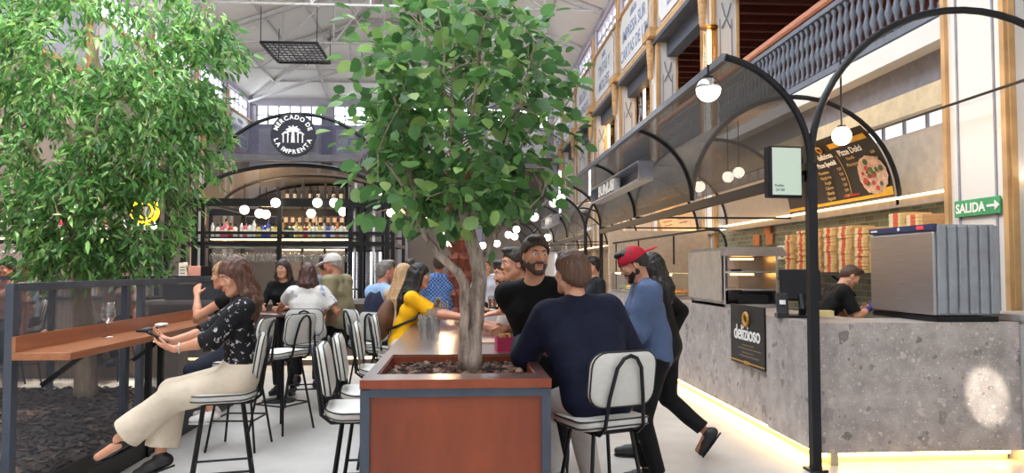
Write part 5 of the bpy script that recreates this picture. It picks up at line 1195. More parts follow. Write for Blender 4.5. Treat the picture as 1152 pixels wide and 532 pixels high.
SKIN = {'fair': '#d9a68a', 'light': '#d29a7c', 'tan': '#b97f60', 'ruddy': '#cf8f76'}
M_EYEW = mat('eye_white', '#e9e4df', .25); M_IRIS = mat('iris', '#2a1a12', .2); M_LIP = mat('lip', '#a85a50', .5)
def hand(S_, wr, d, n, side, curl, r=1.0, k=.011):
    """palm, four jointed fingers and a thumb that leaves the side of the palm"""
    wr, d, n = Vector(wr), Vector(d).normalized(), Vector(n); n = (n - d * n.dot(d)).normalized(); t = Vector(side); t = (t - d * t.dot(d) - n * t.dot(n)).normalized()
    offs, lens = (.028, .0095, -.009, -.026), (.070, .078, .072, .057); curl = curl if isinstance(curl, (tuple, list)) else [curl] * 4
    for o, l, c in zip(offs, lens, curl):
        base = wr + d * (.092 - abs(o) * .18) + t * o; S_.cone(wr + d * .012 + t * o * .5, base, .016, .0115, k)
        p, a = base, math.radians(c * .55)
        for i, f in enumerate((.45, .31, .24)):
            q = p + (d * math.cos(a) + n * math.sin(a)) * l * f; S_.cone(p, q, (.0092 - .0009 * i) * r, (.0084 - .0009 * i) * r, .003); p = q; a += math.radians(c * (.8 if i == 0 else .55))
    S_.cone(wr + d * .05 + t * .01, wr + d * .055 - t * .012, .0165, .016, k)
    b0 = wr + d * .028 + t * .026; b1 = b0 + (d * .62 + t * .62 + n * .35).normalized() * .044; b2 = b1 + (d * .85 + t * .2 + n * .45).normalized() * .034
    S_.cone(wr + d * .02 + t * .012, b0, .017, .014, k); S_.cone(b0, b1, .0125, .0098, .004); S_.cone(b1, b2, .0098, .0078, .003)
def person(label, loc, rz, H=1.72, sex='m', pel=(0, 0, .95), lean=(0, 0, 0), hunch=0, head=(0, 0, 0), wl=None, wr=None, el=(-.6, -.7, -.4), er=(.6, -.7, -.4), hl=None, hr=None, al=(-.1, -.02, .09), ar=(.1, -.02, .09), kl=(-.1, 1, .1), kr=(.1, 1, .1), tl=(-.15, 1, 0), tr=(.15, 1, 0),
           skin='light', hair=None, top=None, legs=None, shoes='#222226', h=.006, hc=None, beard=None, extra=None, girth=1.0, noface=False):
    s = H / 1.75; g = girth; F = sex == 'f'; loc = Vector(loc); pel = Vector(pel); R = rot(*lean); Up = R @ V(0, 0, 1); Fw = R @ V(0, 1, 0); Rt = R @ V(1, 0, 0)
    inv = Matrix.Rotation(-rz, 3, 'Z')
    w2l = lambda p: inv @ (Vector(p) - loc)
    sw = (.165 if F else .195) * s; hw_ = (.095 if F else .088) * s
    waist = pel + R @ V(0, .0, .15 * s); R2 = rot(lean[0] + hunch, lean[1], lean[2]); Up2, Fw2, Rt2 = R2 @ V(0, 0, 1), R2 @ V(0, 1, 0), R2 @ V(1, 0, 0)
    chest = waist + R2 @ V(0, 0, .19 * s); neck = chest + R2 @ V(0, -.005, .165 * s)
    shL, shR = neck + R2 @ V(-sw, -.005, -.045 * s), neck + R2 @ V(sw, -.005, -.045 * s)
    hd = rot(head[1], head[2], head[0]); hdc = neck + (Up2 * .5 + V(0, 0, .5)) * (.10 * s) + hd @ V(0, .028 * s, .085 * s)
    hpL, hpR = pel + Matrix.Rotation(math.radians(lean[2] * .4), 3, 'Z') @ V(-hw_, 0, -.03), pel + Matrix.Rotation(math.radians(lean[2] * .4), 3, 'Z') @ V(hw_, 0, -.03)
    ua, fa, th, sh = .29 * s, .255 * s, .435 * s, .42 * s
    wl = w2l(wl[1]) if isinstance(wl, tuple) and wl and wl[0] == 'w' else Vector(wl or shL + V(-.06, .05, -.53 * s)); wr = w2l(wr[1]) if isinstance(wr, tuple) and wr and wr[0] == 'w' else Vector(wr or shR + V(.06, .05, -.53 * s))
    eL, wl = ik(shL, wl, ua, fa, el); eR, wr = ik(shR, wr, ua, fa, er)
    knL, anL = ik(hpL, al, th, sh, kl); knR, anR = ik(hpR, ar, th, sh, kr)
    def torso(S_, inf, hem=None, bust=True):
        q = lambda c, x, y=0: c + Rt2 * x * s * g + Fw2 * y * s
        hp = .012 if F else 0
        S_.cone(pel + Rt * -.055 * s * g, pel + Rt * .055 * s * g, (.108 + hp) * s * g + inf, k=.03, n=Fw, sq=.95)
        for sx in (-1, 1):
            S_.cone(pel + Rt * sx * .05 * s * g, q(waist, sx * (.035 if F else .05)), .11 * s * g + inf, (.095 if F else .108) * s * g + inf, .05, Fw2, .86)
            S_.cone(q(waist, sx * (.035 if F else .05)), q(chest, sx * (.06 if F else .08), .01), (.095 if F else .108) * s * g + inf, (.1 if F else .11) * s * g + inf, .05, Fw2, .86)
            S_.cone(q(chest, sx * (.06 if F else .08), .01), q(neck, sx * .05) - Up2 * .045 * s, (.1 if F else .11) * s * g + inf, .06 * s + inf, .05, Fw2, .82)
            if F and bust: S_.ell(q(chest, sx * .072, .085) - Up2 * .0 * s, [(.058) * s + inf] * 3, k=.04)
        S_.cone(neck + R2 @ V(-.04, 0, -.02), shL, .058 * s + inf, (.05 if F else .058) * s + inf, .04); S_.cone(neck + R2 @ V(.04, 0, -.02), shR, .058 * s + inf, (.05 if F else .058) * s + inf, .04)
        if not F: S_.cone(shL - Up2 * .05, shL - Up2 * .05 + Rt2 * .05, .05 * s + inf, .05 * s, .04); S_.cone(shR - Up2 * .05, shR - Up2 * .05 - Rt2 * .05, .05 * s + inf, .05 * s, .04)
    fm = .88 if F else 1
    B_ = Sdf(); torso(B_, 0)
    B_.cone(neck - Up2 * .03, hdc - hd @ V(0, .018, .05) * s, .062 * s * fm, .054 * s * fm, .03)
    for a, e, w_ in ((shL, eL, wl), (shR, eR, wr)):
        B_.cone(a, e, .052 * s * fm * g ** .5, .041 * s * fm, .03); B_.cone(e, e.lerp(w_, .35), .041 * s * fm, .043 * s * fm, .015); B_.cone(e.lerp(w_, .35), w_, .043 * s * fm, .026 * s * fm, .015)
    for a, kn, an, tdir in ((hpL, knL, anL, tl), (hpR, knR, anR, tr)):
        B_.cone(a, kn, .088 * s * g, .056 * s, .05); cf = kn.lerp(an, .3); bk = (kn - a).normalized() * .02; B_.cone(kn, cf + bk * .6, .055 * s, .056 * s, .02); B_.cone(cf + bk * .6, an, .056 * s, .035 * s, .02)
        td = Vector(tdir).normalized(); B_.cone(an - V(0, 0, .03), an + td * .13 * s - V(0, 0, .05), .034 * s, .025 * s, .02)
    for w_, e, sp, sd in ((wl, eL, hl, 1), (wr, eR, hr, -1)):
        d = (w_ - e).normalized(); sp = sp or {}
        dd = Vector(sp.get('d', d)); nn = Vector(sp.get('n', Rt2 * sd)); tt = Vector(sp.get('t', (dd.cross(nn) * -sd) if 't' not in sp else sp['t']))
        hand(B_, w_, dd, nn, tt, sp.get('c', 22), max(1, .55 * h / .0085 * 1.0) if h > .008 else 1.0)
    # head
    q = lambda x, y, z: hdc + hd @ (V(x, y, z) * s); HR = np.array(hd); e_ = lambda *r: [v * s for v in r]
    B_.ell(q(0, -.012, .03), e_(.074, .094, .086), HR, .02); B_.ell(q(0, .022, -.032), e_(.060, .070, .082), HR, .03)
    jw = .046 if F else .052
    for sx in (-1, 1): B_.cone(q(sx * jw, .005, -.052), q(sx * .018, .072, -.098), .024 * s, .019 * s, .025); B_.ell(q(sx * .036, .068, -.018), e_(.024, .02, .022), HR, .02)
    B_.ell(q(0, .077, -.098), e_(.019, .016, .016), HR, .02)
    if not noface:
        B_.cone(q(-.034, .08, .03), q(.034, .08, .03), .012 * s, k=.016)
        for sx in (-1, 1): B_.ell(q(sx * .031, .101, .010), e_(.017, .012, .010), HR, .01, 's')
        B_.cone(q(0, .088, .02), q(0, .102, -.018), .008 * s, .0118 * s, .012); 
        for sx in (-1, 1): B_.ell(q(sx * .011, .098, -.024), e_(.009, .01, .008), HR, .006)
        B_.cone(q(-.018, .089, -.053), q(.018, .089, -.053), .0075 * s, k=.008); B_.cone(q(-.016, .088, -.066), q(.016, .088, -.066), .008 * s, k=.008)
        for sx in (-1, 1): B_.ell(q(sx * .076, -.006, -.004), e_(.011, .021, .031), HR, .008); B_.ell(q(sx * .085, -.001, -.002), e_(.006, .011, .016), HR, .006, 's')
    SM = skinm('skin_' + skin, SKIN[skin]); root = link('person', B_.mesh('person', h), SM, None, 1, loc, (0, 0, rz)); tag(root, label, 'person')
    if not noface:
        for sx in (-1, 1):
            b = MB(); b.ball(q(sx * .031, .0785, .010), .0125 * s, 14, 10); o = b.build('eye', M_EYEW, root, 1)
            b = MB(); b.ball(q(sx * .031, .0852, .0098), (.0078 * s, .0064 * s, .0078 * s), 10, 8); b.build('iris', M_IRIS, o, 1)
            if hair: b = MB(); b.tube([q(sx * .014, .094, .032), q(sx * .032, .093, .038), q(sx * .048, .08, .033)], [.0035 * s, .0042 * s, .002 * s], 6); b.build('eyebrow', hairm(hair['c']), root, 1)
        b = MB(); b.tube([q(-.022, .088, -.059), q(-.008, .097, -.0555), q(0, .0965, -.057), q(.008, .097, -.0555), q(.022, .088, -.059)], [.002 * s, .0055 * s, .0052 * s, .0055 * s, .002 * s], 8); b.build('lips', M_LIP, root, 1)
    hm = min(h, .008)
    if beard:
        b = Sdf(); b.ell(q(0, .022, -.033), e_(.0622, .0722, .0842), HR, .02)
        for sx in (-1, 1): b.cone(q(sx * jw, .005, -.052), q(sx * .018, .073, -.1), .0253 * s, .0212 * s, .02); b.cone(q(sx * (jw + .014), .0, -.02), q(sx * (jw + .012), .01, -.06), .012 * s, k=.01)
        b.cone(q(-.02, .091, -.044), q(.02, .091, -.044), .0065 * s, k=.006)
        b.ell(q(0, .078, -.1), e_(.021, .0185, .0185), HR, .015); b.cut(q(0, 0, -.030), hd @ V(0, -.22, 1)); b.cone(q(-.014, .103, -.059), q(.014, .103, -.059), .0085 * s, k=.004, op='s'); link('beard', b.mesh('beard', hm), hairm(beard), root, 1)
    if hair:
        b = Sdf(); t = hair.get('t', .012); st = hair.get('style', 'short')
        b.ell(q(0, -.014, .033), e_(.076 + t, .096 + t * .9, .087 + t), HR, .01); b.ell(q(0, -.03, -.02), e_(.068 + t, .075 + t, .075), HR, .03)
        if st == 'short': b.cut(q(0, .088, .078), hd @ V(0, .66, -.75)); b.cut(q(0, -.05, -.085), hd @ V(0, -.1, -1)); b.ell(q(.01, .045, .112), e_(.058, .05, .024), HR, .02); b.cut(q(0, .098, .07), hd @ V(0, 1, -.1))
        else: b.cut(q(0, .088, .056), hd @ V(0, .80, -.60))
        for sx in (-1, 1): b.ell(q(sx * .088, .008, -.012), e_(.016, .03, .032), HR, .006, 's') if st == 'short' else None
        if st in ('long', 'wavy', 'bob', 'straight'):
            Lh = {'long': .42, 'straight': .40, 'wavy': .26, 'bob': .12}[st]; dn = V(0, 0, -1) * .75 - Up2 * .25; fall = hair.get('fall', 0)
            for i in range(15):
                a = math.radians(-118 + 236 * i / 14); bx, by = math.sin(a) * .082, -.014 - math.cos(a) * .088
                p0 = q(bx * .95, by, .03); p1 = q(bx * 1.06, by - .008, -.075); out = (R2 @ V(bx, -.09, 0)).normalized(); Ls = Lh * (1 if abs(i - 7) < 6 else .85)
                p2 = p1 + dn * Ls * .5 * s + out * (.02 + .03 * (st != 'bob')) + Fw2 * fall * .3; p3 = p1 + dn * Ls * s + out * (.045 if st != 'bob' else -.01) + Fw2 * fall
                wv = .013 if st == 'wavy' else .004; pp = [p0, p1, p1.lerp(p2, .5) + Rt2 * wv * (-1) ** i, p2, p2.lerp(p3, .5) - Rt2 * wv * (-1) ** i, p3]
                rs = [.022, .026, .027, .026, .022, .012]
                vr = .8 + .35 * ((i * 7) % 5) / 4
                for j in range(5): b.cone(pp[j], pp[j + 1], rs[j] * s * vr, rs[j + 1] * s * vr, .007)
        if st == 'bun': b.ell(q(0, -.11, .06), e_(.045, .042, .042), HR, .01)
        b.wave(.0038 if st != 'short' else .0026, 190, 170, 70 if st == 'wavy' else 26); link('hair', b.mesh('hair', hm), hairm(hair['c']), root, 1)
    # clothes
    hcl = hc or (h * 1.2); inf0 = .011
    if top:
        b = Sdf(); inf = top.get('inf', inf0); torso(b, inf)
        if top.get('skirt'):
            b.cone(pel, pel + V(0, .0, -top['skirt']), .15 * s * g + inf, .16 * s * g + inf, .04, Fw, .8)
        hem = top.get('hem', -.06); b.cut(pel + Up * hem * s, -Up)
        if not top.get('collar'): b.ell(neck + Up2 * .075 * s + Fw2 * .03 * s, e_(.075, .085, .072), np.array(R2), .006, 's')
        else: b.cone(neck - Up2 * .02, neck + Up2 * .055 * s + Fw2 * .008, .07 * s, .064 * s, .02, flat=True)
        sl = top.get('sleeve', 1.0)
        for a, e, w_ in ((shL, eL, wl), (shR, eR, wr)):
            if sl <= 0: continue
            ri = inf + top.get('loose', .004)
            if sl <= 1: b.cone(a, a.lerp(e, sl), .054 * s * fm * g ** .5 + ri, (.054 - .012 * sl) * s * fm + ri + .004, .03, flat=True)
            else:
                b.cone(a, e, .054 * s * fm * g ** .5 + ri, .044 * s * fm + ri, .03); b.cone(e, e.lerp(w_, sl - 1), .046 * s * fm + ri, (.046 - .014 * (sl - 1)) * s * fm + ri, .02, flat=True)
        if top.get('vneck'): b.cone(neck + Fw2 * .12 * s, chest + Fw2 * .16 * s - Up2 * .02, .055 * s, .012 * s, .01, op='s')
        b.wave(top.get('fold', .0022), 23, 31, 38); o = link(top.get('name', 'shirt'), b.mesh('top', hcl), top['m'], root, 1)
        if top.get('lab'): o['label'] = top['lab']
    if legs:
        b = Sdf(); inf = .012 + legs.get('inf', 0); hp = .012 if F else 0; fl = legs.get('flare', 0); end = legs.get('end', .93)
        b.cone(pel + Rt * -.055 * s * g, pel + Rt * .055 * s * g, (.108 + hp) * s * g + inf, k=.03, n=Fw, sq=.95)
        b.cone(pel, pel + Up * .07 * s, .13 * s * g, .118 * s * g + inf * .5, .04, Fw, .88); b.cut(pel + Up * .09 * s, Up)
        for a, kn, an in ((hpL, knL, anL), (hpR, knR, anR)):
            b.cone(a, kn, .09 * s * g + inf, .06 * s + inf + fl * .3, .05)
            if end > 0: b.cone(kn, kn.lerp(an, end), .06 * s + inf + fl * .3, .042 * s + inf + fl, .02, flat=True)
        b.wave(.0025, 27, 25, 33); o = link(legs.get('name', 'trousers'), b.mesh('legs', hcl), legs['m'], root, 1)
    if shoes:
        sm = mat('shoe_' + shoes.strip('#'), shoes, .5)
        for kn, an, tdir in ((knL, anL, tl), (knR, anR, tr)):
            b = Sdf(); td = Vector(tdir).normalized(); dn = (an - kn).normalized(); dn = (dn - td * dn.dot(td)).normalized(); sd_ = td.cross(dn)
            heel = an - td * .035 * s + dn * .045 * s; toe = an + td * .165 * s + dn * .062 * s
            b.cone(heel, an + td * .09 * s + dn * .05 * s, .04 * s, .043 * s, .02); b.cone(an + td * .07 * s + dn * .052 * s, toe, .044 * s, .034 * s, .02); b.cone(an, an + dn * .02, .043 * s, .045 * s, .03)
            b.cut(an + dn * .09 * s, dn); b.cut(an - dn * .015 * s, -dn); o = link('shoe', b.mesh('shoe', min(hcl, .008)), sm, root, 1)
            b = MB(); hh = an + dn * .088 * s; pts = []
            for i in range(20):
                a = 2 * PI * i / 20; x = math.cos(a); y = math.sin(a); pts.append(hh + td * (.065 * s + .135 * s * x) + sd_ * (.042 * s * y * (1 + .1 * x)))
            b.add(pts + [p + dn * .014 for p in pts], [tuple(range(20)), tuple(range(39, 19, -1))] + [(i, (i + 1) % 20, 20 + (i + 1) % 20, 20 + i) for i in range(20)]); b.build('sole', mat('sole_white', '#cfcac4', .6) if shoes in ('#e6e1df', '#3a3a40') else M_BLACK, o)
    J = dict(pel=pel, waist=waist, chest=chest, neck=neck, q=q, hd=hd, hdc=hdc, wl=wl, wr=wr, eL=eL, eR=eR, shL=shL, shR=shR, Fw=Fw2, Rt=Rt2, Up=Up2, s=s, HR=HR, e=e_, knL=knL, anL=anL, anR=anR, w=lambda p: loc + Matrix.Rotation(rz, 3, 'Z') @ Vector(p), w2l=w2l)
    return root, J
D2 = math.radians
def gp(x, Y): return V(atY(x, 300, Y).x, Y, 0)
M_FLOR = printm('floral_blouse', '#16161a', '#b9b4b8', 26, .60); M_BLKC = clothm('black_cotton', '#131315'); M_NAVY = clothm('navy_wool', '#13182f', .75); M_BLUE = clothm('blue_sweat', '#536384'); M_OLIVE = clothm('olive_cotton', '#8d8466'); M_YEL = clothm('yellow_cotton', '#f2b313')
M_CREAMT = clothm('cream_trouser', '#d6c8b4'); M_WHTT = clothm('white_trouser', '#d2cdc8'); M_DKT = clothm('dark_trouser', '#1c1d22'); M_SKYB = clothm('sky_shirt', '#9db9e0'); M_PATT = printm('white_print_top', '#d8d4d0', '#8d93b0', 9, .58); M_GREYB = clothm('grey_blue_shirt', '#7d8796'); M_JEAN = clothm('denim', '#33456a')
k = N('plaid'); setp(k.b, .8); v = k.coords((38, 38, 38)); ch = k.n('TexChecker'); ch.inputs['Scale'].default_value = 1; ch.inputs['Color1'].default_value = srgb('#24407c'); ch.inputs['Color2'].default_value = srgb('#6d90c4'); k.l(v, ch.inputs['Vector']); k.l(ch.outputs[0], k.b.inputs['Base Color']); M_PLAID = k.m
ST = .875          # pelvis height on a stool
# --- woman in the floral blouse
lc = V(-1.50, 5.2, 0)
r, J = person('woman seated at the wooden counter in black floral blouse looking at her phone', lc, D2(106), 1.70, 'f', (0, 0, ST), (-5, 0, 0), 6, (26, 22, 0), wl=(-.06, .40, 1.06), wr=(.07, .43, 1.10), el=(-.5, -.6, -.6), er=(.6, -.3, -.6), hl=dict(d=(.35, .8, .25), n=(.35, -.1, .95), t=(.2, .9, .1), c=30), hr=dict(d=(-.5, .6, .3), n=(-.4, .1, .9), t=(-.1, .9, .2), c=35),
              al=(.03, .72, .49), ar=(.06, .48, .36), kl=(-.15, .5, 1), tl=(-.05, 1, -.45), tr=(.1, 1, -.35), skin='light', hair=dict(c='#5a3a2c', style='wavy', t=.018, fall=.02), top=dict(m=M_FLOR, name='blouse', sleeve=1.25, hem=-.1, loose=.016, vneck=True, fold=.004), legs=dict(m=M_CREAMT, flare=.045, inf=.008, end=.86), h=.005)
b = MB(); q = lambda c, x, y, z=0: c + J['Rt'] * x + J['Fw'] * y + J['Up'] * z
n_, c_, w_ = J['neck'], J['chest'], J['waist']
for sx in (-1, 1): b.tube([q(n_, sx * .05, -.04, .02), q(n_, sx * .075, .03, -.02), q(c_, sx * .06, .135, .04), q(c_, sx * .03, .165, -.05), q(w_, 0, .17, .02)], .006, 6)
b.build('lanyard', mat('lime_lanyard', '#a9b85a', .6), r, 1)
b = MB(); d = (J['wl'] - J['eL']).normalized(); b.tube([J['wl'] - d * .035 + V(math.cos(a * PI / 8) * .031, 0, math.sin(a * PI / 8) * .031) for a in range(16)], .006, 6, True); b.build('bracelet', M_CHROME, r, 1)
ph = J['w']((.0, .50, 1.135)); t = thing('phone', 'dark phone held by the woman in the floral blouse', 'phone', ph, D2(103)); b = MB(); b.box((0, 0, 0), (.074, .15, .009), Matrix.Rotation(D2(28), 3, 'X'), bev=.004); b.build('case', M_BLACK, t); b = MB(); b.box((0, -.003, .006), (.066, .138, .002), Matrix.Rotation(D2(28), 3, 'X')); b.build('display', mat('phone_glass', '#20242c', .1), t)
# --- blonde woman behind her
person('blonde woman with white shoes leaning on the counter behind the floral blouse woman', (-1.98, 6.92, 0), D2(88), 1.68, 'f', (0, 0, ST), (10, 0, 0), 6, (20, 8, 0), wl=(.0, .40, 1.34), wr=(.14, .34, 1.10), el=(-.5, .5, -1), er=(.6, .1, -1), al=(-.14, .20, .33), ar=(.06, .26, .33), skin='light', hair=dict(c='#b08a62', style='bun', t=.018), top=dict(m=M_BLKC, name='top', sleeve=.25, hem=-.08), legs=dict(m=clothm('dark_shorts', '#2a2d3a'), end=0, name='shorts'), shoes='#e6e1df', h=.008)
# --- group at the bar
person('woman in black top facing us across the small round high table', gp(322, 9.75), D2(172), 1.66, 'f', (0, 0, .93), (6, 0, 0), 4, (0, 5, 0), wl=(-.12, .36, 1.1), wr=(.14, .38, 1.1), skin='fair', hair=dict(c='#3a2724', style='bob', t=.012), top=dict(m=M_BLKC, sleeve=1.6, hem=-.1), legs=dict(m=M_DKT), h=.008)
person('woman from behind in white patterned top reaching her arm to the left', gp(346, 8.62), D2(8), 1.66, 'f', (0, 0, ST), (8, 0, 0), 4, (5, 8, 0), wl=('w', atY(312, 349, 9.1)), wr=(.3, .25, 1.0), el=(-.6, -.5, -.7), al=(-.12, .3, .33), ar=(.12, .3, .33), skin='tan', hair=dict(c='#4a2c26', style='bob', t=.016), top=dict(m=M_PATT, name='blouse', sleeve=.7, hem=-.12, inf=.02, loose=.014), legs=dict(m=M_DKT), h=.008, girth=1.12)
r, J = person('standing man in white cap and olive t-shirt by the bar', gp(384, 9.2), D2(72), 1.76, 'm', (0, 0, .955), (2, 0, 0), 8, (10, 14, 0), wl=(-.2, .22, .98), wr=(.16, .3, .96), skin='ruddy', hair=dict(c='#a8a09a', style='short', t=.004), top=dict(m=M_OLIVE, name='t_shirt', sleeve=.85, hem=-.14, inf=.022, loose=.02), legs=dict(m=clothm('black_trouser', '#16161a')), h=.008, girth=1.15)
def cap(J, m, name, back=False):
    b = Sdf(); q = J['q']; e = J['e']; hd = J['hd']; b.ell(q(0, -.014, .034), e(.091, .112, .098), J['HR'], .01); b.cut(q(0, 0, .026), hd @ V(0, .12 if not back else -.02, -1)); b.ell(q(0, -.014, .03), e(.083, .104, .09), J['HR'], .003, 's')
    return b
b = cap(J, None, 'cap'); o = link('cap', b.mesh('cap', .006), clothm('white_cap', '#d5d2cd'), r, 1); b = Sdf(); q = J['q']; b.ell(q(0, .135, .036), J['e'](.072, .075, .012), np.array(J['hd'] @ rot(14, 0, 0)), .01); link('brim', b.mesh('brim', .005), MATS['white_cap'], o, 1)
person('man from behind in grey blue shirt standing past the white cap man', gp(366, 10.2), D2(5), 1.74, 'm', skin='tan', hair=dict(c='#2c211e', t=.012), top=dict(m=M_GREYB, sleeve=.8, hem=-.12), legs=dict(m=M_DKT), h=.01)
r, J = person('grey haired man in navy vest over light blue shirt on a stool', gp(421, 8.45), D2(-52), 1.74, 'm', (0, 0, ST), (8, 0, 0), 6, (-12, 4, 0), wl=(-.12, .38, 1.06), wr=(.16, .36, 1.06), al=(-.14, .28, .33), ar=(.12, .28, .33), skin='ruddy', hair=dict(c='#77706c', t=.01), top=dict(m=M_SKYB, sleeve=1.85, hem=-.06, collar=True), legs=dict(m=M_DKT), h=.008)
b = Sdf(); 
def vest(J, m, root, name='vest'):
    s = J['s']; b = Sdf(); R_, F_2, U_ = J['Rt'], J['Fw'], J['Up']; q = lambda c, x, y=0: c + R_ * x * s + F_2 * y * s
    for sx in (-1, 1):
        b.cone(q(J['pel'], sx * .06), q(J['waist'], sx * .055), .135 * s, .13 * s, .05, F_2, .88); b.cone(q(J['waist'], sx * .055), q(J['chest'], sx * .08, .01), .13 * s, .132 * s, .05, F_2, .88); b.cone(q(J['chest'], sx * .08, .01), q(J['neck'], sx * .09) - U_ * .05, .132 * s, .075 * s, .05, F_2, .84)
    b.cut(J['pel'] - U_ * .03, -U_); b.ell(J['neck'] + U_ * .07 * s + F_2 * .05, [.085, .1, .09], None, .006, 's'); b.cone(J['neck'] + F_2 * .14, J['waist'] + F_2 * .17, .06, .01, .01, op='s')
    return link(name, b.mesh(name, .01), m, root, 1)
vest(J, clothm('navy_vest', '#20243a'), r)
person('woman with long blonde hair seated between the vest man and the yellow shirt woman', (-.74, 7.96, 0), D2(-40), 1.66, 'f', (0, 0, ST), (12, 0, 0), 4, (-10, 5, 0), wl=(-.1, .38, 1.1), wr=(.15, .36, 1.08), al=(-.12, .28, .33), ar=(.12, .28, .33), skin='fair', hair=dict(c='#b8946c', style='long', t=.014), top=dict(m=clothm('beige_knit', '#b59f86'), name='jumper', sleeve=1.8, hem=-.12), legs=dict(m=M_DKT), h=.009)
lc = V(-.59, 7.28, 0)
r, J = person('woman with long black hair in yellow t-shirt leaning over the bar table', lc, D2(-88), 1.66, 'f', (0, 0, ST), (9, 0, 0), 7, (-6, 10, 0), wl=(-.1, .56, 1.12), wr=(.16, .56, 1.12), el=(-.5, -.2, -1), er=(.5, -.2, -1), hl=dict(d=(.2, 1, .0), n=(.9, 0, .3), c=25), hr=dict(d=(-.1, 1, -.1), n=(0, 0, -1), t=(-1, 0, 0), c=15), al=(-.12, .28, .33), ar=(.1, .24, .33), skin='light', hair=dict(c='#17130f', style='straight', t=.012, fall=-.02), top=dict(m=M_YEL, name='t_shirt', sleeve=.8, hem=-.02, inf=.014, loose=.003), legs=dict(m=M_CREAMT), shoes='#3a3a40', h=.006)
b = MB(); s_ = J['shR']; q = lambda c, x, y, z=0: c + J['Rt'] * x + J['Fw'] * y + J['Up'] * z
bp = thing('backpack', 'brown backpack with black straps on the back of the yellow shirt woman', 'bag', lc, D2(-88))
S2 = Sdf(); c0 = q(J['waist'], 0, -.2, .02); S2.ell(c0, [.15, .085, .2], np.array(rot(14, 0, 0)), .02); S2.ell(c0 + V(0, -.06, -.07), [.11, .06, .1], None, .03); link('bag_body', S2.mesh('bag', .009), clothm('brown_leather', '#6a4c3c'), bp, 1)
for sx in (-1, 1): b = MB(); b.tube([q(J['neck'], sx * .1, -.1, -.02), q(J['neck'], sx * .12, .0, .038), q(J['chest'], sx * .125, .112, .06), q(J['chest'], sx * .16, .08, -.06), q(J['waist'], sx * .13, -.14, -.05)], .014, 6); b.build('strap', M_PIPE, bp, 1)
person('man from behind in blue plaid shirt standing past the yellow shirt woman', gp(494, 10.9), D2(6), 1.76, 'm', hunch=4, skin='tan', hair=dict(c='#3b2a22', t=.012), top=dict(m=M_PLAID, sleeve=1.7, hem=-.14, collar=True, inf=.018), legs=dict(m=M_JEAN), h=.01)
# --- right side of the table
lc = V(.53, 5.0, 0)
r, J = person('dark haired man in black t-shirt standing at the bar table', lc, D2(166), 1.80, 'm', (0, -.06, .97), (10, 6, 0), 4, (26, 2, -2), wl=(-.16, .34, 1.12), wr=('w', atZ(594, 372, 1.10)), el=(-.8, -.4, -.4), er=(.8, -.1, -.1), hr=dict(d=(-.6, .6, -.15), n=(0, 0, -1), t=(-.7, -.4, 0), c=25), skin='light', hair=dict(c='#3a2a20', t=.016), beard='#4a362b', top=dict(m=M_BLKC, name='t_shirt', sleeve=.85, hem=-.14, loose=.012), legs=dict(m=M_DKT), h=.005)
b = MB(); put_text(b, 'PARTY', .028, q(J['chest'], -.09, .1515, .06) if False else J['chest'] + J['Rt'] * -.095 + J['Fw'] * .139 + J['Up'] * .035, -J['Rt'], J['Up'], bold=.001, extrude=.006); b.build('chest_print', M_PW, r)
person('man with dark hair reaching his arm across the table behind the black t-shirt man', V(.62, 5.85, 0), D2(84), 1.76, 'm', (0, .02, .95), (16, 0, 10), 4, (20, 4, 0), wl=('w', atZ(545, 362, 1.13)), wr=(.2, .3, 1.1), el=(-.6, -.3, -1), hl=dict(d=(0, 1, -.15), n=(.2, 0, -1), t=(1, .2, 0), c=25), skin='light', hair=dict(c='#2a211d', t=.014), top=dict(m=clothm('dark_tee', '#24252c'), sleeve=.8, hem=-.12), legs=dict(m=M_DKT), h=.006)
person('seated man with dark hair and stubble farthest along the table side', V(.56, 6.4, 0), D2(95), 1.74, 'm', (0, 0, ST), (14, 0, 0), 6, (10, 8, 0), wl=(-.12, .45, 1.12), wr=(.14, .42, 1.12), el=(-.5, -.2, -1), er=(.5, -.2, -1), al=(-.12, .28, .33), ar=(.12, .28, .33), skin='light', hair=dict(c='#241d1a', t=.016), beard='#3b2f29', top=dict(m=clothm('white_tee', '#cfcdca'), sleeve=.8, hem=-.1), legs=dict(m=M_DKT), h=.007)
lc = V(.75, 4.22, 0)
r, J = person('man from behind in navy blazer seated on the stool at the table corner', lc, D2(22), 1.80, 'm', (0, 0, ST), (15, -4, 0), 7, (8, -2, -2), wl=('w', V(.36, 4.66, 1.11)), wr=(.28, .42, 1.02), el=(-.6, -.4, -.9), er=(.6, -.6, -.6), hl=dict(d=(.4, 1, 0), n=(.2, 0, -1), t=(1, 0, 0), c=30), al=(-.13, .24, .36), ar=(.08, .18, .30), tl=(-.2, 1, -.35), tr=(.2, 1, -.3), skin='fair', hair=dict(c='#5f4232', t=.02), top=dict(m=M_NAVY, name='blazer', sleeve=1.93, hem=-.13, inf=.026, loose=.012, collar=True, fold=.003), legs=dict(m=M_WHTT, inf=.006), shoes='#26262c', h=.006, girth=1.12)
b = Sdf(); b.cone(J['neck'] - J['Up'] * .01, J['neck'] + J['Up'] * .06 + J['Fw'] * .01, .068, .061, .01, flat=True); link('shirt_collar', b.mesh('collar', .006), M_WHTT, r, 1)
lc = V(1.39, 5.5, 0)
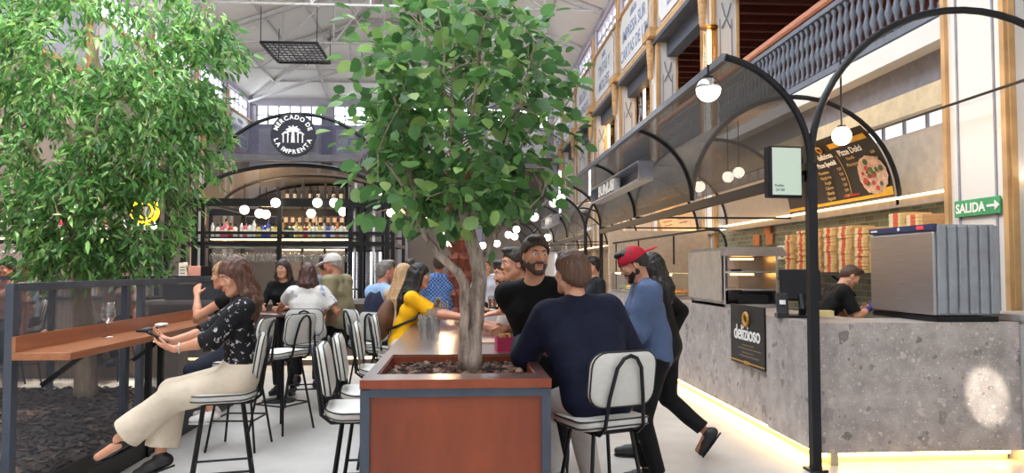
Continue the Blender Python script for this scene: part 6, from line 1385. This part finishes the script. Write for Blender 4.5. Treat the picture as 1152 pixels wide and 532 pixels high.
r, J = person('standing man in red cap and blue sweatshirt typing on his phone', lc, D2(84), 1.76, 'm', (0, 0, .95), (0, 0, 0), 12, (6, 30, 0), wl=(-.05, .33, 1.22), wr=(.06, .34, 1.23), el=(-.5, -.4, -1), er=(.5, -.4, -1), hl=dict(d=(.3, .6, .75), n=(.6, -.5, .3), t=(.5, -.3, .6), c=40), hr=dict(d=(-.3, .6, .75), n=(-.6, -.5, .3), t=(-.5, -.3, .6), c=40), al=(-.1, -.02, .09), ar=(.1, .03, .09), skin='light', hair=dict(c='#1c1613', t=.012), beard='#2a211d', top=dict(m=M_BLUE, name='sweatshirt', sleeve=1.88, hem=-.08, inf=.024, loose=.014, fold=.004), legs=dict(m=clothm('black_jean', '#121214')), h=.005)
b = cap(J, None, 'cap', True); o = link('cap', b.mesh('cap', .005), clothm('red_cap', '#ad1f33'), r, 1); b = Sdf(); q = J['q']; b.ell(q(0, -.150, .036), J['e'](.068, .075, .010), np.array(J['hd'] @ rot(-10, 0, 0)), .01); link('brim', b.mesh('brim', .005), MATS['red_cap'], o, 1)
ph = J['w']((.0, .42, 1.29)); t = thing('phone', 'phone held by the man in the red cap', 'phone', ph, D2(84)); b = MB(); b.box((0, 0, 0), (.07, .009, .14), Matrix.Rotation(D2(-35), 3, 'X'), bev=.004); b.build('case', M_BLACK, t); b = MB(); b.box((0, -.006, .004), (.062, .002, .13), Matrix.Rotation(D2(-35), 3, 'X')); b.build('display', MATS['phone_glass'], t)
person('woman in black with dark hair walking beside the stone counter', V(1.72, 6.3, 0), D2(68), 1.70, 'f', (0, .02, .93), (6, 0, 0), 4, (10, 12, 0), wl=(-.08, .3, 1.08), wr=(.3, .02, .98), er=(.8, -1, -.1), el=(-.5, -.4, -1), al=(-.08, .26, .09), ar=(.06, -.30, .22), kr=(0, 1, -.1), tr=(.0, .55, -.8), skin='tan', hair=dict(c='#161210', style='wavy', t=.014), top=dict(m=M_BLKC, sleeve=1.85, hem=-.1, inf=.016), legs=dict(m=clothm('black_slacks', '#17171a'), flare=.012, end=.9), h=.006)
# --- stall worker
r, J = person('stall worker in black shirt bending over the preparation counter', V(3.95, 8.25, 0), D2(-98), 1.74, 'm', (0, 0, .93), (22, 0, 0), 14, (0, 38, 0), wl=(-.08, .5, 1.12), wr=(.12, .52, 1.14), el=(-.5, -.4, -1), er=(.6, -.4, -.8), skin='fair', hair=dict(c='#4a3527', t=.006), top=dict(m=M_BLKC, sleeve=.85, hem=-.14, loose=.012, collar=True), legs=dict(m=M_DKT), h=.007)
b = Sdf(); hand(b, J['wr'], J['wr'] - J['eR'], V(-1, 0, 0), V(0, .3, 1), 30, 1.5, .016); b.cone(J['wr'] - (J['wr'] - J['eR']).normalized() * .07, J['wr'], .036, .033, .01); o = link('glove', b.mesh('glove', .005), mat('blue_glove', '#27307e', .4), r, 1); o['label'] = 'dark blue glove'
# --- people behind the railing and further in the hall
person('man in salmon shirt seated behind the railing at the picture edge', gp(11, 10.6), D2(175), 1.74, 'm', (0, 0, ST), (4, 0, 0), 0, (-10, 0, 0), skin='ruddy', hair=dict(c='#2f2724', t=.014), top=dict(m=clothm('salmon_shirt', '#b98277'), sleeve=.8), legs=dict(m=M_DKT), al=(-.12, .28, .33), ar=(.12, .28, .33), h=.011)
person('person in pale shirt behind the railing beside the salmon shirt man', gp(37, 11.0), D2(120), 1.7, 'm', (0, 0, ST), (4, 0, 0), 0, (0, 0, 0), skin='tan', hair=dict(c='#2a211d', t=.014), top=dict(m=M_GREYB, sleeve=.8), legs=dict(m=M_DKT), al=(-.12, .28, .33), ar=(.12, .28, .33), h=.011)
person('man with reddish face behind the railing right of the fine leaved tree', gp(139, 11.2), D2(165), 1.7, 'm', (0, 0, ST), (6, 0, 0), 0, (0, 8, 0), al=(-.12, .28, .33), ar=(.12, .28, .33), skin='ruddy', hair=dict(c='#6b4a38', t=.008), top=dict(m=clothm('pale_pink_shirt', '#c8aaa4'), sleeve=.8), legs=dict(m=M_DKT), h=.011)
person('bartender in black behind the bar left of the blonde woman', gp(258, 14.6), D2(150), 1.72, 'm', hair=dict(c='#2a2220', t=.012), top=dict(m=M_BLKC, sleeve=.8), legs=dict(m=M_DKT), h=.011)
for x, Y, a, c_, lab, hc_ in ((547, 13, 170, '#b9bcc6', 'distant person in pale blue top seen right of the tree trunk', '#5a4638'), (559, 15.5, 10, '#d2d0cc', 'distant person from behind in white top beyond the red drinks', '#3a2a24'), (461, 12.5, -20, '#3a3d48', 'distant person in dark grey behind the yellow shirt woman', '#2a221e'), (533, 18, 160, '#5d4a44', 'distant person in brown in the middle of the far hall', '#2b221e'), (668, 9.6, 100, '#26282e', 'person in dark clothes behind the man in the navy blazer', '#1d1815')):
    person(lab, gp(x, Y), D2(a), 1.68, 'm', skin='light', hair=dict(c=hc_, t=.014), top=dict(m=clothm('top_' + c_.strip('#'), c_), sleeve=1.7, hem=-.12), legs=dict(m=M_DKT), h=.012)
# ================================================================== light
w = bpy.data.worlds.new('sky'); S.world = w; w.use_nodes = True
bg = w.node_tree.nodes['Background']; bg.inputs[0].default_value = (.88, .94, 1.0, 1); bg.inputs[1].default_value = 6.6
def lamp(name, typ, loc, e, c, **kw):
    d = bpy.data.lights.new(name, typ); d.energy = e; d.color = col(c)[:3]
    for k, v in kw.items(): setattr(d, k, v)
    o = bpy.data.objects.new(name, d); COL.objects.link(o); o.location = loc; return o
o = lamp('sun', 'SUN', (0, 0, 30), 7.0, '#fff2dc', angle=.01); o.rotation_euler = V(-.305, .06, -.95).to_track_quat('-Z', 'Y').to_euler()
WARM = '#ffcf96'
for p, e in (((4.1, 7.2, 3.2), 26), ((4.1, 10.4, 3.2), 34), ((4.1, 13.5, 3.2), 30), ((4.0, 19, 2.9), 60), ((4.0, 24, 2.9), 60), ((fo.x - .6, YBAR + 1.2, 2.5), 45), ((fo.x + 1.2, YBAR + 1.2, 2.5), 45), ((-8.5, 16, 2.4), 50), ((-.5, 18, 3.0), 60), ((-.5, 26, 3.0), 80)):
    lamp('warm_fill', 'POINT', p, e, WARM, shadow_soft_size=.12)  # point lights without fixtures, added to warm the dark bar, stalls and far hall
s_ = lamp('sun_patch_spot', 'SPOT', (2.6, -2.0, 7.5), 9000, '#fff6e6', spot_size=.037, spot_blend=.35, shadow_soft_size=.03); s_.rotation_euler = (V(4.26, 5.95, .54) - V(2.6, -2, 7.5)).to_track_quat('-Z', 'Y').to_euler()  # added unseen spot that imitates a sun patch on the counter front
S.view_settings.view_transform = 'Standard'; S.view_settings.look = 'None'; S.view_settings.exposure = 0.16; S.view_settings.gamma = 1; S.view_settings.use_curve_mapping = False
S.cycles.use_denoising = True; S.cycles.max_bounces = 8; S.cycles.diffuse_bounces = 4; S.cycles.glossy_bounces = 3; S.cycles.transparent_max_bounces = 32; S.cycles.sample_clamp_indirect = 6
